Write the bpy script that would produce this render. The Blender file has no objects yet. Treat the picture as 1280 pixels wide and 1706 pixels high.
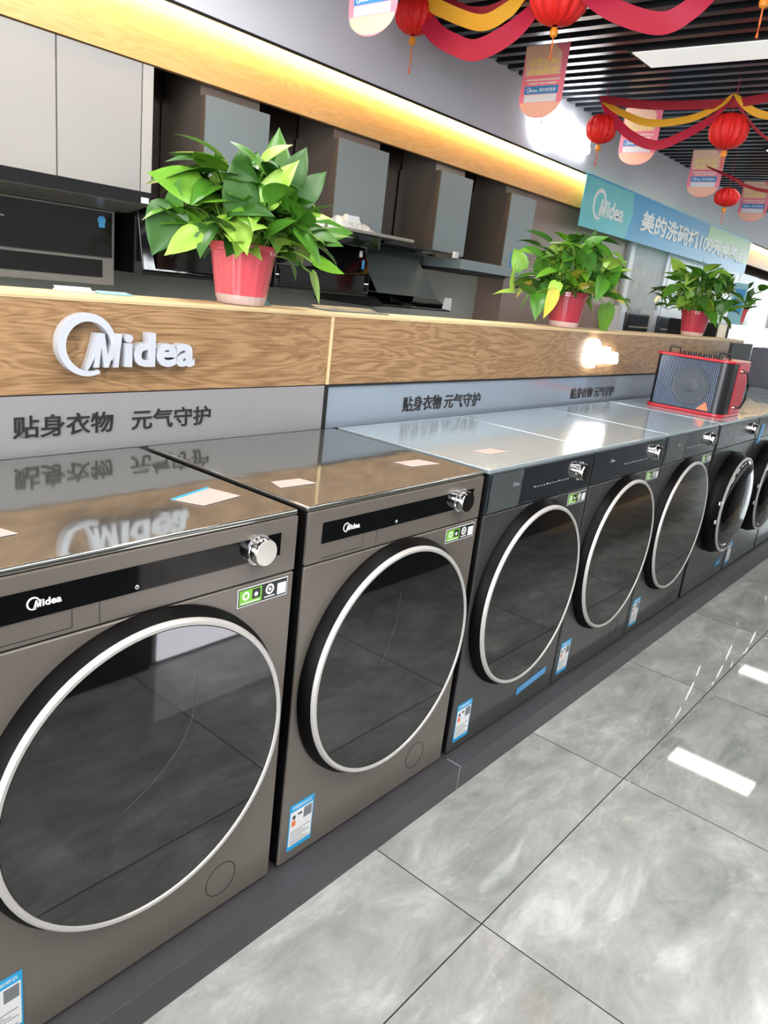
import bpy, bmesh, math, random
from mathutils import Vector, Matrix
random.seed(7)
PI = math.pi
sc = bpy.context.scene
COL = sc.collection

# ------------------------------------------------------------------ camera
cam_d = bpy.data.cameras.new('camera')
cam = bpy.data.objects.new('camera', cam_d)
COL.objects.link(cam)
r_ = Vector((0.64162736, -0.75854755, 0.11366592))
d_ = Vector((-0.15022331, -0.26960006, -0.95118283))
f_ = Vector((0.75216174, 0.59322966, -0.2869343))
m_ = Matrix(((r_.x, -d_.x, -f_.x, -0.7858), (r_.y, -d_.y, -f_.y, -0.9851), (r_.z, -d_.z, -f_.z, 1.2764), (0, 0, 0, 1)))
cam.matrix_world = m_
cam_d.sensor_fit = 'HORIZONTAL'
cam_d.sensor_width = 36.0
cam_d.lens = 36.0 * 1267.9 / 1280.0
cam_d.clip_start = 0.02
cam_d.clip_end = 100
sc.camera = cam

# ------------------------------------------------------------------ view, world
sc.view_settings.view_transform = 'Standard'
sc.view_settings.look = 'None'
sc.view_settings.gamma = 1.0
sc.view_settings.use_curve_mapping = False
sc.view_settings.exposure = 0.72
world = bpy.data.worlds.new('world')
sc.world = world
world.use_nodes = True
bgn = world.node_tree.nodes['Background']
bgn.inputs[0].default_value = (0.86, 0.93, 1.0, 1)
bgn.inputs[1].default_value = 1.0
try:
    sc.cycles.max_bounces = 7
    sc.cycles.sample_clamp_indirect = 4.0
    sc.cycles.caustics_reflective = False
    sc.cycles.caustics_refractive = False
except Exception:
    pass


def area(name, loc, target, sx, sy, power, color):
    l = bpy.data.lights.new(name, 'AREA')
    l.shape = 'RECTANGLE'
    l.size = sx
    l.size_y = sy
    l.energy = power
    l.color = color
    o = bpy.data.objects.new(name, l)
    COL.objects.link(o)
    o.location = loc
    o.rotation_euler = (Vector(target) - Vector(loc)).to_track_quat('-Z', 'Y').to_euler()
    return o


area('added_fill_near', (-5.5, -2.2, 1.6), (2, 0.4, 0.7), 4.0, 2.6, 280, (0.95, 0.97, 1.0))  # added unseen area light, in place of daylight from the shopfront
area('added_fill_far', (17.0, -0.5, 1.8), (6, 0.8, 1.0), 5.0, 2.4, 110, (0.86, 0.97, 1.0))  # added unseen area light brightening the far end like daylight


# ------------------------------------------------------------------ materials
def srgb(r, g, b):
    return tuple((c / 255 / 12.92) if c / 255 <= 0.04045 else ((c / 255 + 0.055) / 1.055) ** 2.4 for c in (r, g, b)) + (1,)


MATS = {}


def mat(name, col, rough=0.5, metal=0.0, emit=None, es=0.0, spec=0.5, ior=1.5, trans=0.0, alpha=1.0, coat=0.0,
        noise=0.0, nscale=30, bump=0.0, bscale=40, sss=0.0, bdist=0.002):
    m = bpy.data.materials.new(name)
    m.use_nodes = True
    nt = m.node_tree
    p = nt.nodes['Principled BSDF']
    p.inputs['Base Color'].default_value = col
    p.inputs['Roughness'].default_value = rough
    p.inputs['Metallic'].default_value = metal
    p.inputs['IOR'].default_value = ior
    p.inputs['Specular IOR Level'].default_value = spec
    p.inputs['Transmission Weight'].default_value = trans
    p.inputs['Alpha'].default_value = alpha
    p.inputs['Coat Weight'].default_value = coat
    p.inputs['Coat Roughness'].default_value = 0.05
    if emit:
        p.inputs['Emission Color'].default_value = emit
        p.inputs['Emission Strength'].default_value = es
    tc = nt.nodes.new('ShaderNodeTexCoord')
    if noise > 0:
        n = nt.nodes.new('ShaderNodeTexNoise')
        n.inputs['Scale'].default_value = nscale
        n.inputs['Detail'].default_value = 4
        nt.links.new(tc.outputs['Object'], n.inputs['Vector'])
        mx = nt.nodes.new('ShaderNodeMix')
        mx.data_type = 'RGBA'
        mx.inputs['A'].default_value = tuple(c * (1 - noise) for c in col[:3]) + (1,)
        mx.inputs['B'].default_value = tuple(min(1, c * (1 + noise)) for c in col[:3]) + (1,)
        nt.links.new(n.outputs['Fac'], mx.inputs['Factor'])
        nt.links.new(mx.outputs['Result'], p.inputs['Base Color'])
    if bump > 0:
        n2 = nt.nodes.new('ShaderNodeTexNoise')
        n2.inputs['Scale'].default_value = bscale
        n2.inputs['Detail'].default_value = 2
        nt.links.new(tc.outputs['Object'], n2.inputs['Vector'])
        b = nt.nodes.new('ShaderNodeBump')
        b.inputs['Strength'].default_value = bump
        b.inputs['Distance'].default_value = bdist
        nt.links.new(n2.outputs['Fac'], b.inputs['Height'])
        nt.links.new(b.outputs['Normal'], p.inputs['Normal'])
    MATS[name] = m
    return m


def N(nt, t, **kw):
    n = nt.nodes.new(t)
    for k, v in kw.items():
        setattr(n, k, v)
    return n


def ramp(nt, pts):
    r = nt.nodes.new('ShaderNodeValToRGB')
    e = r.color_ramp.elements
    e[0].position, e[0].color = pts[0]
    e[1].position, e[1].color = pts[-1]
    for p, c in pts[1:-1]:
        x = e.new(p)
        x.color = c
    return r


def wood_mat(name, ca, cb, cc, rough=0.45, scale=1.0):
    m = bpy.data.materials.new(name)
    m.use_nodes = True
    nt = m.node_tree
    L = nt.links.new
    p = nt.nodes['Principled BSDF']
    tc = N(nt, 'ShaderNodeTexCoord')
    mp = N(nt, 'ShaderNodeMapping')
    mp.inputs['Scale'].default_value = (1.3 * scale, 5.0 * scale, 8.0 * scale)
    L(tc.outputs['Object'], mp.inputs['Vector'])
    n1 = N(nt, 'ShaderNodeTexNoise')
    n1.inputs['Scale'].default_value = 1.6
    n1.inputs['Detail'].default_value = 3
    n1.inputs['Distortion'].default_value = 0.6
    L(mp.outputs['Vector'], n1.inputs['Vector'])
    mu = N(nt, 'ShaderNodeMath', operation='MULTIPLY')
    mu.inputs[1].default_value = 70.0
    L(n1.outputs['Fac'], mu.inputs[0])
    sn = N(nt, 'ShaderNodeMath', operation='SINE')
    L(mu.outputs[0], sn.inputs[0])
    ma = N(nt, 'ShaderNodeMapRange')
    ma.inputs['From Min'].default_value = -1
    ma.inputs['From Max'].default_value = 1
    L(sn.outputs[0], ma.inputs['Value'])
    mp2 = N(nt, 'ShaderNodeMapping')
    mp2.inputs['Scale'].default_value = (6 * scale, 30 * scale, 170 * scale)
    L(tc.outputs['Object'], mp2.inputs['Vector'])
    n2 = N(nt, 'ShaderNodeTexNoise')
    n2.inputs['Scale'].default_value = 1.5
    n2.inputs['Detail'].default_value = 5
    L(mp2.outputs['Vector'], n2.inputs['Vector'])
    ad = N(nt, 'ShaderNodeMath', operation='MULTIPLY_ADD')
    ad.inputs[1].default_value = 0.26
    L(ma.outputs['Result'], ad.inputs[0])
    m3 = N(nt, 'ShaderNodeMath', operation='MULTIPLY')
    m3.inputs[1].default_value = 1.0
    L(n2.outputs['Fac'], m3.inputs[0])
    L(m3.outputs[0], ad.inputs[2])
    r = ramp(nt, [(0.2, ca), (0.5, cb), (0.8, cc)])
    L(ad.outputs[0], r.inputs['Fac'])
    L(r.outputs['Color'], p.inputs['Base Color'])
    p.inputs['Roughness'].default_value = rough
    MATS[name] = m
    return m


def marble_floor():
    m = bpy.data.materials.new('grey_marble_tile')
    m.use_nodes = True
    nt = m.node_tree
    L = nt.links.new
    p = nt.nodes['Principled BSDF']
    g = N(nt, 'ShaderNodeNewGeometry')
    sx = N(nt, 'ShaderNodeSeparateXYZ')
    L(g.outputs['Position'], sx.inputs[0])

    def cell(out, off, T=0.7949):
        a = N(nt, 'ShaderNodeMath', operation='SUBTRACT')
        a.inputs[1].default_value = off
        L(out, a.inputs[0])
        b = N(nt, 'ShaderNodeMath', operation='DIVIDE')
        b.inputs[1].default_value = T
        L(a.outputs[0], b.inputs[0])
        fl = N(nt, 'ShaderNodeMath', operation='FLOOR')
        L(b.outputs[0], fl.inputs[0])
        fr = N(nt, 'ShaderNodeMath', operation='FRACT')
        L(b.outputs[0], fr.inputs[0])
        s = N(nt, 'ShaderNodeMath', operation='SUBTRACT')
        s.inputs[1].default_value = 0.5
        L(fr.outputs[0], s.inputs[0])
        ab = N(nt, 'ShaderNodeMath', operation='ABSOLUTE')
        L(s.outputs[0], ab.inputs[0])
        return fl, ab
    fx, ax = cell(sx.outputs['X'], 0.5125)
    fy, ay = cell(sx.outputs['Y'], -0.3819)
    mxj = N(nt, 'ShaderNodeMath', operation='MAXIMUM')
    L(ax.outputs[0], mxj.inputs[0])
    L(ay.outputs[0], mxj.inputs[1])
    jt = N(nt, 'ShaderNodeMath', operation='GREATER_THAN')
    jt.inputs[1].default_value = 0.4980
    L(mxj.outputs[0], jt.inputs[0])
    w = N(nt, 'ShaderNodeMath', operation='MULTIPLY_ADD')
    w.inputs[1].default_value = 3.7
    L(fx.outputs[0], w.inputs[0])
    w2 = N(nt, 'ShaderNodeMath', operation='MULTIPLY')
    w2.inputs[1].default_value = 1.9
    L(fy.outputs[0], w2.inputs[0])
    L(w2.outputs[0], w.inputs[2])
    mp = N(nt, 'ShaderNodeMapping')
    mp.inputs['Rotation'].default_value = (0, 0, 0.35)
    mp.inputs['Scale'].default_value = (1.0, 2.1, 1.0)
    L(g.outputs['Position'], mp.inputs['Vector'])
    n1 = N(nt, 'ShaderNodeTexNoise', noise_dimensions='4D')
    n1.inputs['Scale'].default_value = 3.0
    n1.inputs['Detail'].default_value = 12
    n1.inputs['Roughness'].default_value = 0.68
    n1.inputs['Distortion'].default_value = 0.55
    L(mp.outputs['Vector'], n1.inputs['Vector'])
    L(w.outputs[0], n1.inputs['W'])
    r1 = ramp(nt, [(0.28, srgb(118, 122, 119)), (0.44, srgb(146, 148, 145)), (0.56, srgb(166, 167, 164)), (0.70, srgb(200, 200, 198))])
    L(n1.outputs['Fac'], r1.inputs['Fac'])
    # veins
    n2 = N(nt, 'ShaderNodeTexNoise', noise_dimensions='4D')
    n2.inputs['Scale'].default_value = 1.5
    n2.inputs['Detail'].default_value = 7
    n2.inputs['Roughness'].default_value = 0.6
    n2.inputs['Distortion'].default_value = 1.8
    L(mp.outputs['Vector'], n2.inputs['Vector'])
    wa = N(nt, 'ShaderNodeMath', operation='ADD')
    wa.inputs[1].default_value = 11.3
    L(w.outputs[0], wa.inputs[0])
    L(wa.outputs[0], n2.inputs['W'])
    s1 = N(nt, 'ShaderNodeMath', operation='SUBTRACT')
    s1.inputs[1].default_value = 0.5
    L(n2.outputs['Fac'], s1.inputs[0])
    s2 = N(nt, 'ShaderNodeMath', operation='ABSOLUTE')
    L(s1.outputs[0], s2.inputs[0])
    mr = N(nt, 'ShaderNodeMapRange')
    mr.inputs['From Min'].default_value = 0.0
    mr.inputs['From Max'].default_value = 0.012
    mr.inputs['To Min'].default_value = 0.30
    mr.inputs['To Max'].default_value = 0.0
    L(s2.outputs[0], mr.inputs['Value'])
    mx = N(nt, 'ShaderNodeMix', data_type='RGBA')
    mx.inputs['B'].default_value = srgb(205, 203, 200)
    n5 = N(nt, 'ShaderNodeTexNoise')
    n5.inputs['Scale'].default_value = 3.3
    n5.inputs['Detail'].default_value = 5
    L(mp.outputs['Vector'], n5.inputs['Vector'])
    mk = N(nt, 'ShaderNodeMapRange')
    mk.inputs['From Min'].default_value = 0.45
    mk.inputs['From Max'].default_value = 0.65
    L(n5.outputs['Fac'], mk.inputs['Value'])
    mm = N(nt, 'ShaderNodeMath', operation='MULTIPLY')
    L(mr.outputs['Result'], mm.inputs[0])
    L(mk.outputs['Result'], mm.inputs[1])
    L(mm.outputs[0], mx.inputs['Factor'])
    L(r1.outputs['Color'], mx.inputs['A'])
    mx2 = N(nt, 'ShaderNodeMix', data_type='RGBA')
    mx2.inputs['B'].default_value = srgb(52, 52, 50)
    L(jt.outputs[0], mx2.inputs['Factor'])
    L(mx.outputs['Result'], mx2.inputs['A'])
    L(mx2.outputs['Result'], p.inputs['Base Color'])
    p.inputs['Roughness'].default_value = 0.035
    p.inputs['IOR'].default_value = 1.5
    MATS['floor'] = m


marble_floor()
wood_mat('oak', srgb(96, 70, 44), srgb(140, 106, 70), srgb(168, 134, 96))
wood_mat('oak_light', srgb(196, 152, 92), srgb(208, 164, 104), srgb(216, 176, 118), rough=0.4, scale=0.6)
mat('wall_grey', srgb(212, 214, 222), 0.55, noise=0.04, nscale=2)
mat('ceiling_black', srgb(14, 15, 17), 0.7)
mat('slat', srgb(62, 66, 72), 0.28, 0.55)
mat('cabinet_side', srgb(20, 18, 18), 0.35)
mat('body', srgb(116, 109, 102), 0.36, 0.35, noise=0.03, nscale=200)
mat('body_dark', srgb(72, 73, 72), 0.32, 0.4, noise=0.03, nscale=200)
mat('panel_dark', srgb(36, 42, 46), 0.16, 0.1, coat=0.5)
mat('body_black', srgb(40, 45, 44), 0.22, 0.1, coat=0.25)
mat('film_top', srgb(176, 176, 170), 0.07, 0.9, bump=0.35, bscale=5, bdist=0.004)
mat('film_top_glare', srgb(206, 220, 226), 0.15, 0.6, bump=0.5, bscale=6, bdist=0.004)  # same film, glare on the farther tops put into a paler colour
mat('film', srgb(150, 158, 156), 0.2, 0.0, alpha=0.2, bump=0.6, bscale=22, bdist=0.006)
mat('black_gloss', srgb(10, 10, 11), 0.06, coat=0.6)
mat('door_glass', srgb(8, 9, 10), 0.03, ior=1.9, bump=0.04, bscale=4, bdist=0.003)
mat('door_bezel', srgb(6, 5, 5), 0.45, spec=0.1)
mat('chrome', srgb(225, 224, 222), 0.14, 1.0)
mat('ring', srgb(196, 192, 188), 0.42, 0.35)
mat('knob_face', srgb(224, 220, 212), 0.35, 0.6)
mat('knob_dark', srgb(40, 38, 36), 0.2, 0.6)
mat('groove', srgb(16, 15, 15), 0.8)
mat('white_print', srgb(225, 225, 225), 0.6, emit=None)
mat('dim_print', srgb(150, 155, 158), 0.6)
mat('paper', srgb(226, 228, 228), 0.6)
mat('paper_pink', srgb(186, 166, 157), 0.6)
mat('label_blue', srgb(30, 160, 215), 0.45)
mat('tape_blue', srgb(70, 150, 205), 0.3)
mat('label_green', srgb(120, 190, 60), 0.45)
mat('label_dark', srgb(34, 36, 34), 0.4)
mat('label_grey', srgb(120, 122, 124), 0.6)
mat('label_orange', srgb(230, 120, 70), 0.5)
mat('ink', srgb(30, 28, 28), 0.5)
mat('plinth', srgb(66, 64, 68), 0.4, noise=0.06, nscale=40)
mat('plinth_edge', srgb(150, 148, 150), 0.5)
mat('grey_panel', srgb(150, 148, 150), 0.22, 0.15)
mat('blue_panel', srgb(150, 162, 176), 0.10, 0.25, coat=0.4)
mat('edge_pale', srgb(222, 196, 150), 0.5)
mat('logo_face', srgb(206, 210, 220), 0.4, 0.3)
mat('logo_side', srgb(220, 222, 226), 0.3, 0.5)
mat('sign_glow', (1, 1, 1, 1), 0.5, emit=(0.93, 0.97, 1, 1), es=8)
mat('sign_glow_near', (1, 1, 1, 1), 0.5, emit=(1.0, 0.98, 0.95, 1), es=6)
mat('led_warm', (1, 0.8, 0.4, 1), 0.5, emit=(1.0, 0.62, 0.20, 1), es=58)
mat('led_cover', srgb(150, 140, 120), 0.4, 0.6)
mat('lamp_dim', (1, 1, 1, 1), 0.5, emit=(0.95, 1, 0.98, 1), es=0.33)
mat('lamp_on', (1, 1, 1, 1), 0.5, emit=(1.0, 1.0, 0.9, 1), es=9)
mat('lamp_added', (1, 1, 1, 1), 0.5, emit=(1.0, 0.985, 0.95, 1), es=16)  # glow of the added, unseen ceiling panels
mat('white_lacquer', srgb(164, 162, 159), 0.3)
mat('white_lacquer_side', srgb(178, 175, 170), 0.35)
mat('steel', srgb(150, 146, 138), 0.32, 0.35)
mat('steel_pale', srgb(138, 148, 150), 0.40, 0.4)
mat('steel_brown', srgb(124, 112, 102), 0.28, 0.55)
mat('brown_gloss', srgb(52, 44, 40), 0.12, 0.1, coat=0.6)
mat('backsplash', srgb(190, 194, 186), 0.3)
mat('rose_wall', srgb(150, 128, 116), 0.35)
mat('glass_dark', srgb(12, 11, 11), 0.07)
mat('glass_grey', srgb(98, 108, 106), 0.3, 0.1)
mat('plastic_bag', srgb(225, 230, 236), 0.2, trans=0.25, bump=1.0, bscale=45, bdist=0.02)
mat('pot_liner', srgb(226, 86, 96), 0.28, coat=0.6)
mat('pot_liner_dark', srgb(172, 46, 62), 0.3, coat=0.5)
mat('pot_clear', srgb(222, 196, 190), 0.12, trans=0.2, coat=0.5)
mat('soil', srgb(50, 36, 26), 0.9, noise=0.3, nscale=60)
for i, c in enumerate([(70, 122, 34), (104, 156, 44), (54, 98, 34), (146, 184, 72), (196, 190, 66)]):
    mat('leaf%d' % i, srgb(*c), 0.34, noise=0.22, nscale=26)
mat('stem', srgb(120, 160, 62), 0.45)
mat('lantern_red', srgb(236, 34, 30), 0.55, sss=0.2)
mat('lantern_gold', srgb(240, 150, 40), 0.4)
mat('tassel', srgb(232, 120, 60), 0.6)
mat('crepe_red', srgb(190, 34, 66), 0.6)
mat('crepe_dark', srgb(158, 34, 48), 0.6)
mat('crepe_yellow', srgb(238, 176, 46), 0.6)
mat('card_pink', srgb(255, 138, 158), 0.5, noise=0.10, nscale=6)
mat('card_peach', srgb(255, 196, 172), 0.5)
mat('card_beige', srgb(252, 208, 178), 0.5)
mat('card_gold', srgb(255, 232, 140), 0.5)
mat('card_blue', srgb(60, 140, 200), 0.5)
mat('card_white', srgb(232, 232, 238), 0.5)
mat('card_text_pale', srgb(250, 226, 216), 0.5)
mat('banner_blue', srgb(52, 160, 214), 0.35)
mat('banner_cyan', srgb(96, 206, 214), 0.35, noise=0.15, nscale=2.5)
mat('banner_green', srgb(176, 222, 160), 0.35)
mat('banner_text', srgb(246, 250, 246), 0.4)
mat('speaker_grille', srgb(44, 50, 60), 0.3, 0.4)
mat('speaker_grille_rib', srgb(112, 126, 146), 0.3, 0.6)
mat('speaker_black', srgb(18, 20, 22), 0.3)
mat('speaker_red', srgb(196, 30, 48), 0.32, coat=0.3)
mat('cone', srgb(70, 76, 84), 0.5)
mat('orange_badge', srgb(244, 132, 92), 0.4)
mat('poster_grey', srgb(186, 194, 198), 0.5, noise=0.16, nscale=5)
mat('poster_teal', srgb(140, 190, 200), 0.4)
mat('cabinet_white', srgb(214, 222, 232), 0.35)
mat('light_box', (1, 1, 1, 1), 0.5, emit=(0.97, 1.0, 0.99, 1), es=0.6)
mat('box_glow', (1, 1, 1, 1), 0.5, emit=(0.92, 0.90, 1.0, 1), es=2.6)
mat('painted_reflection', srgb(84, 84, 88), 0.7)  # grey for the reflections drawn on the door glass
mat('dark_box', srgb(84, 92, 104), 0.6)
mat('screen', srgb(30, 35, 38), 0.6)
mat('dark_appliance', srgb(40, 44, 48), 0.2, coat=0.4)


# ------------------------------------------------------------------ mesh helpers
class MB:
    def __init__(s):
        s.v = []
        s.f = []
        s.mi = []
        s.m = 0
        s.X = None

    def add(s, vs, fs):
        b = len(s.v)
        if s.X:
            vs = [s.X(*p) for p in vs]
        s.v += [tuple(p) for p in vs]
        for f in fs:
            s.f.append(tuple(b + i for i in f))
            s.mi.append(s.m)
        return s

    def box(s, x0, x1, y0, y1, z0, z1):
        v = [(x0, y0, z0), (x1, y0, z0), (x1, y1, z0), (x0, y1, z0), (x0, y0, z1), (x1, y0, z1), (x1, y1, z1), (x0, y1, z1)]
        return s.add(v, [(0, 3, 2, 1), (4, 5, 6, 7), (0, 1, 5, 4), (1, 2, 6, 5), (2, 3, 7, 6), (3, 0, 4, 7)])

    def lathe_y(s, cx, cz, prof, n=64, a0=0, a1=2 * PI, close=True):
        """profile of (radius, y) turned about an axis along y"""
        vs = []
        k = len(prof)
        for i in range(n):
            a = a0 + (a1 - a0) * i / n
            for r, y in prof:
                vs.append((cx + r * math.cos(a), y, cz + r * math.sin(a)))
        fs = []
        for i in range(n):
            j = (i + 1) % n
            for q in range(k - 1):
                fs.append((i * k + q, i * k + q + 1, j * k + q + 1, j * k + q))
        return s.add(vs, fs)

    def lathe_z(s, cx, cy, prof, n=40, wob=None):
        vs = []
        k = len(prof)
        for i in range(n):
            a = 2 * PI * i / n
            for r, z in prof:
                rr = r * (wob(a, z) if wob else 1)
                vs.append((cx + rr * math.cos(a), cy + rr * math.sin(a), z))
        fs = []
        for i in range(n):
            j = (i + 1) % n
            for q in range(k - 1):
                fs.append((i * k + q, j * k + q, j * k + q + 1, i * k + q + 1))
        return s.add(vs, fs)

    def prism(s, pts, a, b, plane='xz'):
        """polygon pts extruded between a and b along the third axis"""
        n = len(pts)
        def P(p, t):
            return (p[0], t, p[1]) if plane == 'xz' else ((t, p[0], p[1]) if plane == 'yz' else (p[0], p[1], t))
        vs = [P(p, a) for p in pts] + [P(p, b) for p in pts]
        fs = [tuple(range(n)), tuple(range(2 * n - 1, n - 1, -1))]
        for i in range(n):
            j = (i + 1) % n
            fs.append((i, i + n, j + n, j))
        return s.add(vs, fs)

    def tube(s, path, r, n=8, cap=True):
        path = [Vector(p) for p in path]
        rs = r if isinstance(r, (list, tuple)) else [r] * len(path)
        vs = []
        up = Vector((0, 0, 1))
        for i, p in enumerate(path):
            t = (path[min(i + 1, len(path) - 1)] - path[max(i - 1, 0)]).normalized()
            a = t.cross(up)
            if a.length < 1e-3:
                a = t.cross(Vector((1, 0, 0)))
            a.normalize()
            b = t.cross(a)
            for k in range(n):
                q = 2 * PI * k / n
                vs.append(p + (a * math.cos(q) + b * math.sin(q)) * rs[i])
        fs = []
        for i in range(len(path) - 1):
            for k in range(n):
                l = (k + 1) % n
                fs.append((i * n + k, i * n + l, (i + 1) * n + l, (i + 1) * n + k))
        if cap:
            fs.append(tuple(range(n)))
            fs.append(tuple(range(len(vs) - 1, len(vs) - n - 1, -1)))
        return s.add(vs, fs)

    def build(s, name, mats, parent=None, bevel=0.0, seg=2, smooth=True, ang=35, weld=False):
        if isinstance(mats, str):
            mats = [mats]
        me = bpy.data.meshes.new(name)
        me.from_pydata(s.v, [], s.f)
        for m in mats:
            me.materials.append(MATS[m])
        for p, i in zip(me.polygons, s.mi):
            p.material_index = i
        bm = bmesh.new()
        bm.from_mesh(me)
        if weld:
            bmesh.ops.remove_doubles(bm, verts=bm.verts, dist=1e-5)
        bmesh.ops.recalc_face_normals(bm, faces=bm.faces)
        if bevel > 0:
            bmesh.ops.bevel(bm, geom=[e for e in bm.edges if len(e.link_faces) == 2 and e.calc_face_angle(0) > 0.5],
                            offset=bevel, segments=seg, profile=0.5, affect='EDGES')
        bm.to_mesh(me)
        bm.free()
        if smooth:
            for p in me.polygons:
                p.use_smooth = True
            me.set_sharp_from_angle(angle=math.radians(ang))
        o = bpy.data.objects.new(name, me)
        COL.objects.link(o)
        if bevel > 0 and smooth:
            w = o.modifiers.new('weighted', 'WEIGHTED_NORMAL')
            w.weight = 100
            w.keep_sharp = True
        if parent:
            o.parent = parent
        return o


def thing(name, label, cat, loc=(0, 0, 0), group=None, rz=0):
    o = bpy.data.objects.new(name, None)
    COL.objects.link(o)
    o.empty_display_size = 0.1
    o.location = loc
    o.rotation_euler = (0, 0, rz)
    o['label'] = label
    o['category'] = cat
    if group:
        o['group'] = group
    return o


def tag(o, label, cat, group=None):
    o['label'] = label
    o['category'] = cat
    if group:
        o['group'] = group
    return o


def struct(o):
    o['kind'] = 'structure'
    return o


_tc = {}


def text_geo(s, bold=0.0, depth=0.02):
    key = (s, bold, depth)
    if key in _tc:
        return _tc[key]
    cu = bpy.data.curves.new('t', 'FONT')
    cu.body = s
    cu.size = 1.0
    cu.offset = bold
    cu.extrude = depth / 2
    cu.resolution_u = 3
    o = bpy.data.objects.new('t', cu)
    COL.objects.link(o)
    dg = bpy.context.evaluated_depsgraph_get()
    dg.update()
    me = bpy.data.meshes.new_from_object(o.evaluated_get(dg))
    vs = [tuple(v.co) for v in me.vertices]
    fs = [tuple(p.vertices) for p in me.polygons]
    bpy.data.objects.remove(o)
    bpy.data.curves.remove(cu)
    bpy.data.meshes.remove(me)
    if not vs:
        vs = [(0, 0, 0), (1, 0, 0), (1, 1, 0)]
        fs = [(0, 1, 2)]
    xs = [v[0] for v in vs]
    ys = [v[1] for v in vs]
    x0, x1, y0, y1 = min(xs), max(xs), min(ys), max(ys)
    vs = [((a - x0) / (x1 - x0), (b - y0) / (y1 - y0), c / depth) for a, b, c in vs]   # unit box, c in -.5...5
    _tc[key] = (vs, fs)
    return _tc[key]


def put_text(mb, s, u0, v0, w, h, fr, thick=0.0008, bold=0.0, slant=0.0):
    """fr(u, v, n): plane coordinates -> local point; n is the distance out of the plane"""
    vs, fs = text_geo(s, bold)
    out = [fr(u0 + (a * w + slant * b * h), v0 + b * h, (c + 0.5) * thick) for a, b, c in vs]
    return mb.add(out, fs)


def put_rect(mb, u0, u1, v0, v1, fr, t=0.0006):
    vs = [fr(u, v, n) for n in (0, t) for u, v in ((u0, v0), (u1, v0), (u1, v1), (u0, v1))]
    return mb.add(vs, [(0, 3, 2, 1), (4, 5, 6, 7), (0, 1, 5, 4), (1, 2, 6, 5), (2, 3, 7, 6), (3, 0, 4, 7)])


def put_logo(mb, u0, v0, s, fr, thick=0.001, bold=0.035):
    """ring with a crescent and the word Midea; s = ring diameter, u0/v0 = lower left of ring"""
    n = 72
    R = s / 2
    cx, cy = u0 + R, v0 + R
    vs = []
    a_start = math.radians(-30)
    for i in range(n + 1):
        t = i / n
        a = a_start - 0 + (math.radians(326)) * (1 - t) + math.radians(0)
        wdt = s * (0.060 + 0.075 * (math.sin(PI * min(1, max(0, t))) ** 0.8))
        ro = R
        ri = R - wdt
        sh = 0.0
        for rr, nn in ((ro, 0), (ri, 0), (ri, thick * 0.92), (ro, thick * 0.92)):
            vs.append(fr(cx + rr * math.cos(a), cy + rr * math.sin(a), nn))
    fs = []
    for i in range(n):
        for q in range(4):
            r = (q + 1) % 4
            fs.append((i * 4 + q, i * 4 + r, (i + 1) * 4 + r, (i + 1) * 4 + q))
    fs.append((0, 1, 2, 3))
    fs.append((n * 4 + 3, n * 4 + 2, n * 4 + 1, n * 4))
    mb.add(vs, fs)
    # swoosh inside the ring that becomes the first leg of the M
    pts = []
    for i in range(13):
        t = i / 12
        pts.append((cx - 0.10 * s + 0.25 * s * t, cy - 0.46 * s + 0.64 * s * t ** 1.7))
    lo = [(x + 0.012 * s + 0.09 * s * (i / 12), y - 0.0 * s) for i, (x, y) in enumerate(pts)]
    vs = []
    for (a, b), (c, d) in zip(pts, lo):
        for (x, y), nn in (((a, b), 0), ((c, d), 0), ((c, d), thick * 0.96), ((a, b), thick * 0.96)):
            vs.append(fr(x, y, nn))
    fs = []
    for i in range(12):
        for q in range(4):
            r = (q + 1) % 4
            fs.append((i * 4 + q, i * 4 + r, (i + 1) * 4 + r, (i + 1) * 4 + q))
    fs += [(0, 1, 2, 3), (51, 50, 49, 48)]
    mb.add(vs, fs)
    mp = [(0, 0), (.21, 0), (.21, .60), (.41, 0), (.59, 0), (.79, .60), (.79, 0), (1, 0), (1, 1), (.72, 1), (.5, .36), (.28, 1), (0, 1)]
    mm = [(u0 + 0.60 * s + (a * 0.44 + 0.06 * b) * s, v0 + 0.14 * s + b * 0.55 * s) for a, b in mp]
    nm = len(mm)
    mb.add([fr(a, b, 0) for a, b in mm] + [fr(a, b, thick) for a, b in mm],
           [(0, 1, 2, 11 + 0, 12), (2, 3, 4, 10), (4, 5, 9, 10), (5, 6, 7, 8, 9), (2, 10, 11),
            tuple(k + nm for k in (12, 11, 2, 1, 0)), tuple(k + nm for k in (10, 4, 3, 2)), tuple(k + nm for k in (10, 9, 5, 4)), tuple(k + nm for k in (9, 8, 7, 6, 5)), tuple(k + nm for k in (11, 10, 2))]
           + [(k, (k + 1) % nm, (k + 1) % nm + nm, k + nm) for k in range(nm)])
    put_text(mb, 'idea', u0 + 1.15 * s, v0 + 0.14 * s, 1.42 * s, 0.58 * s, fr, thick, bold)


def fr_front(y):          # plane facing -Y
    return lambda u, v, n: (u, y - n, v)


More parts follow.
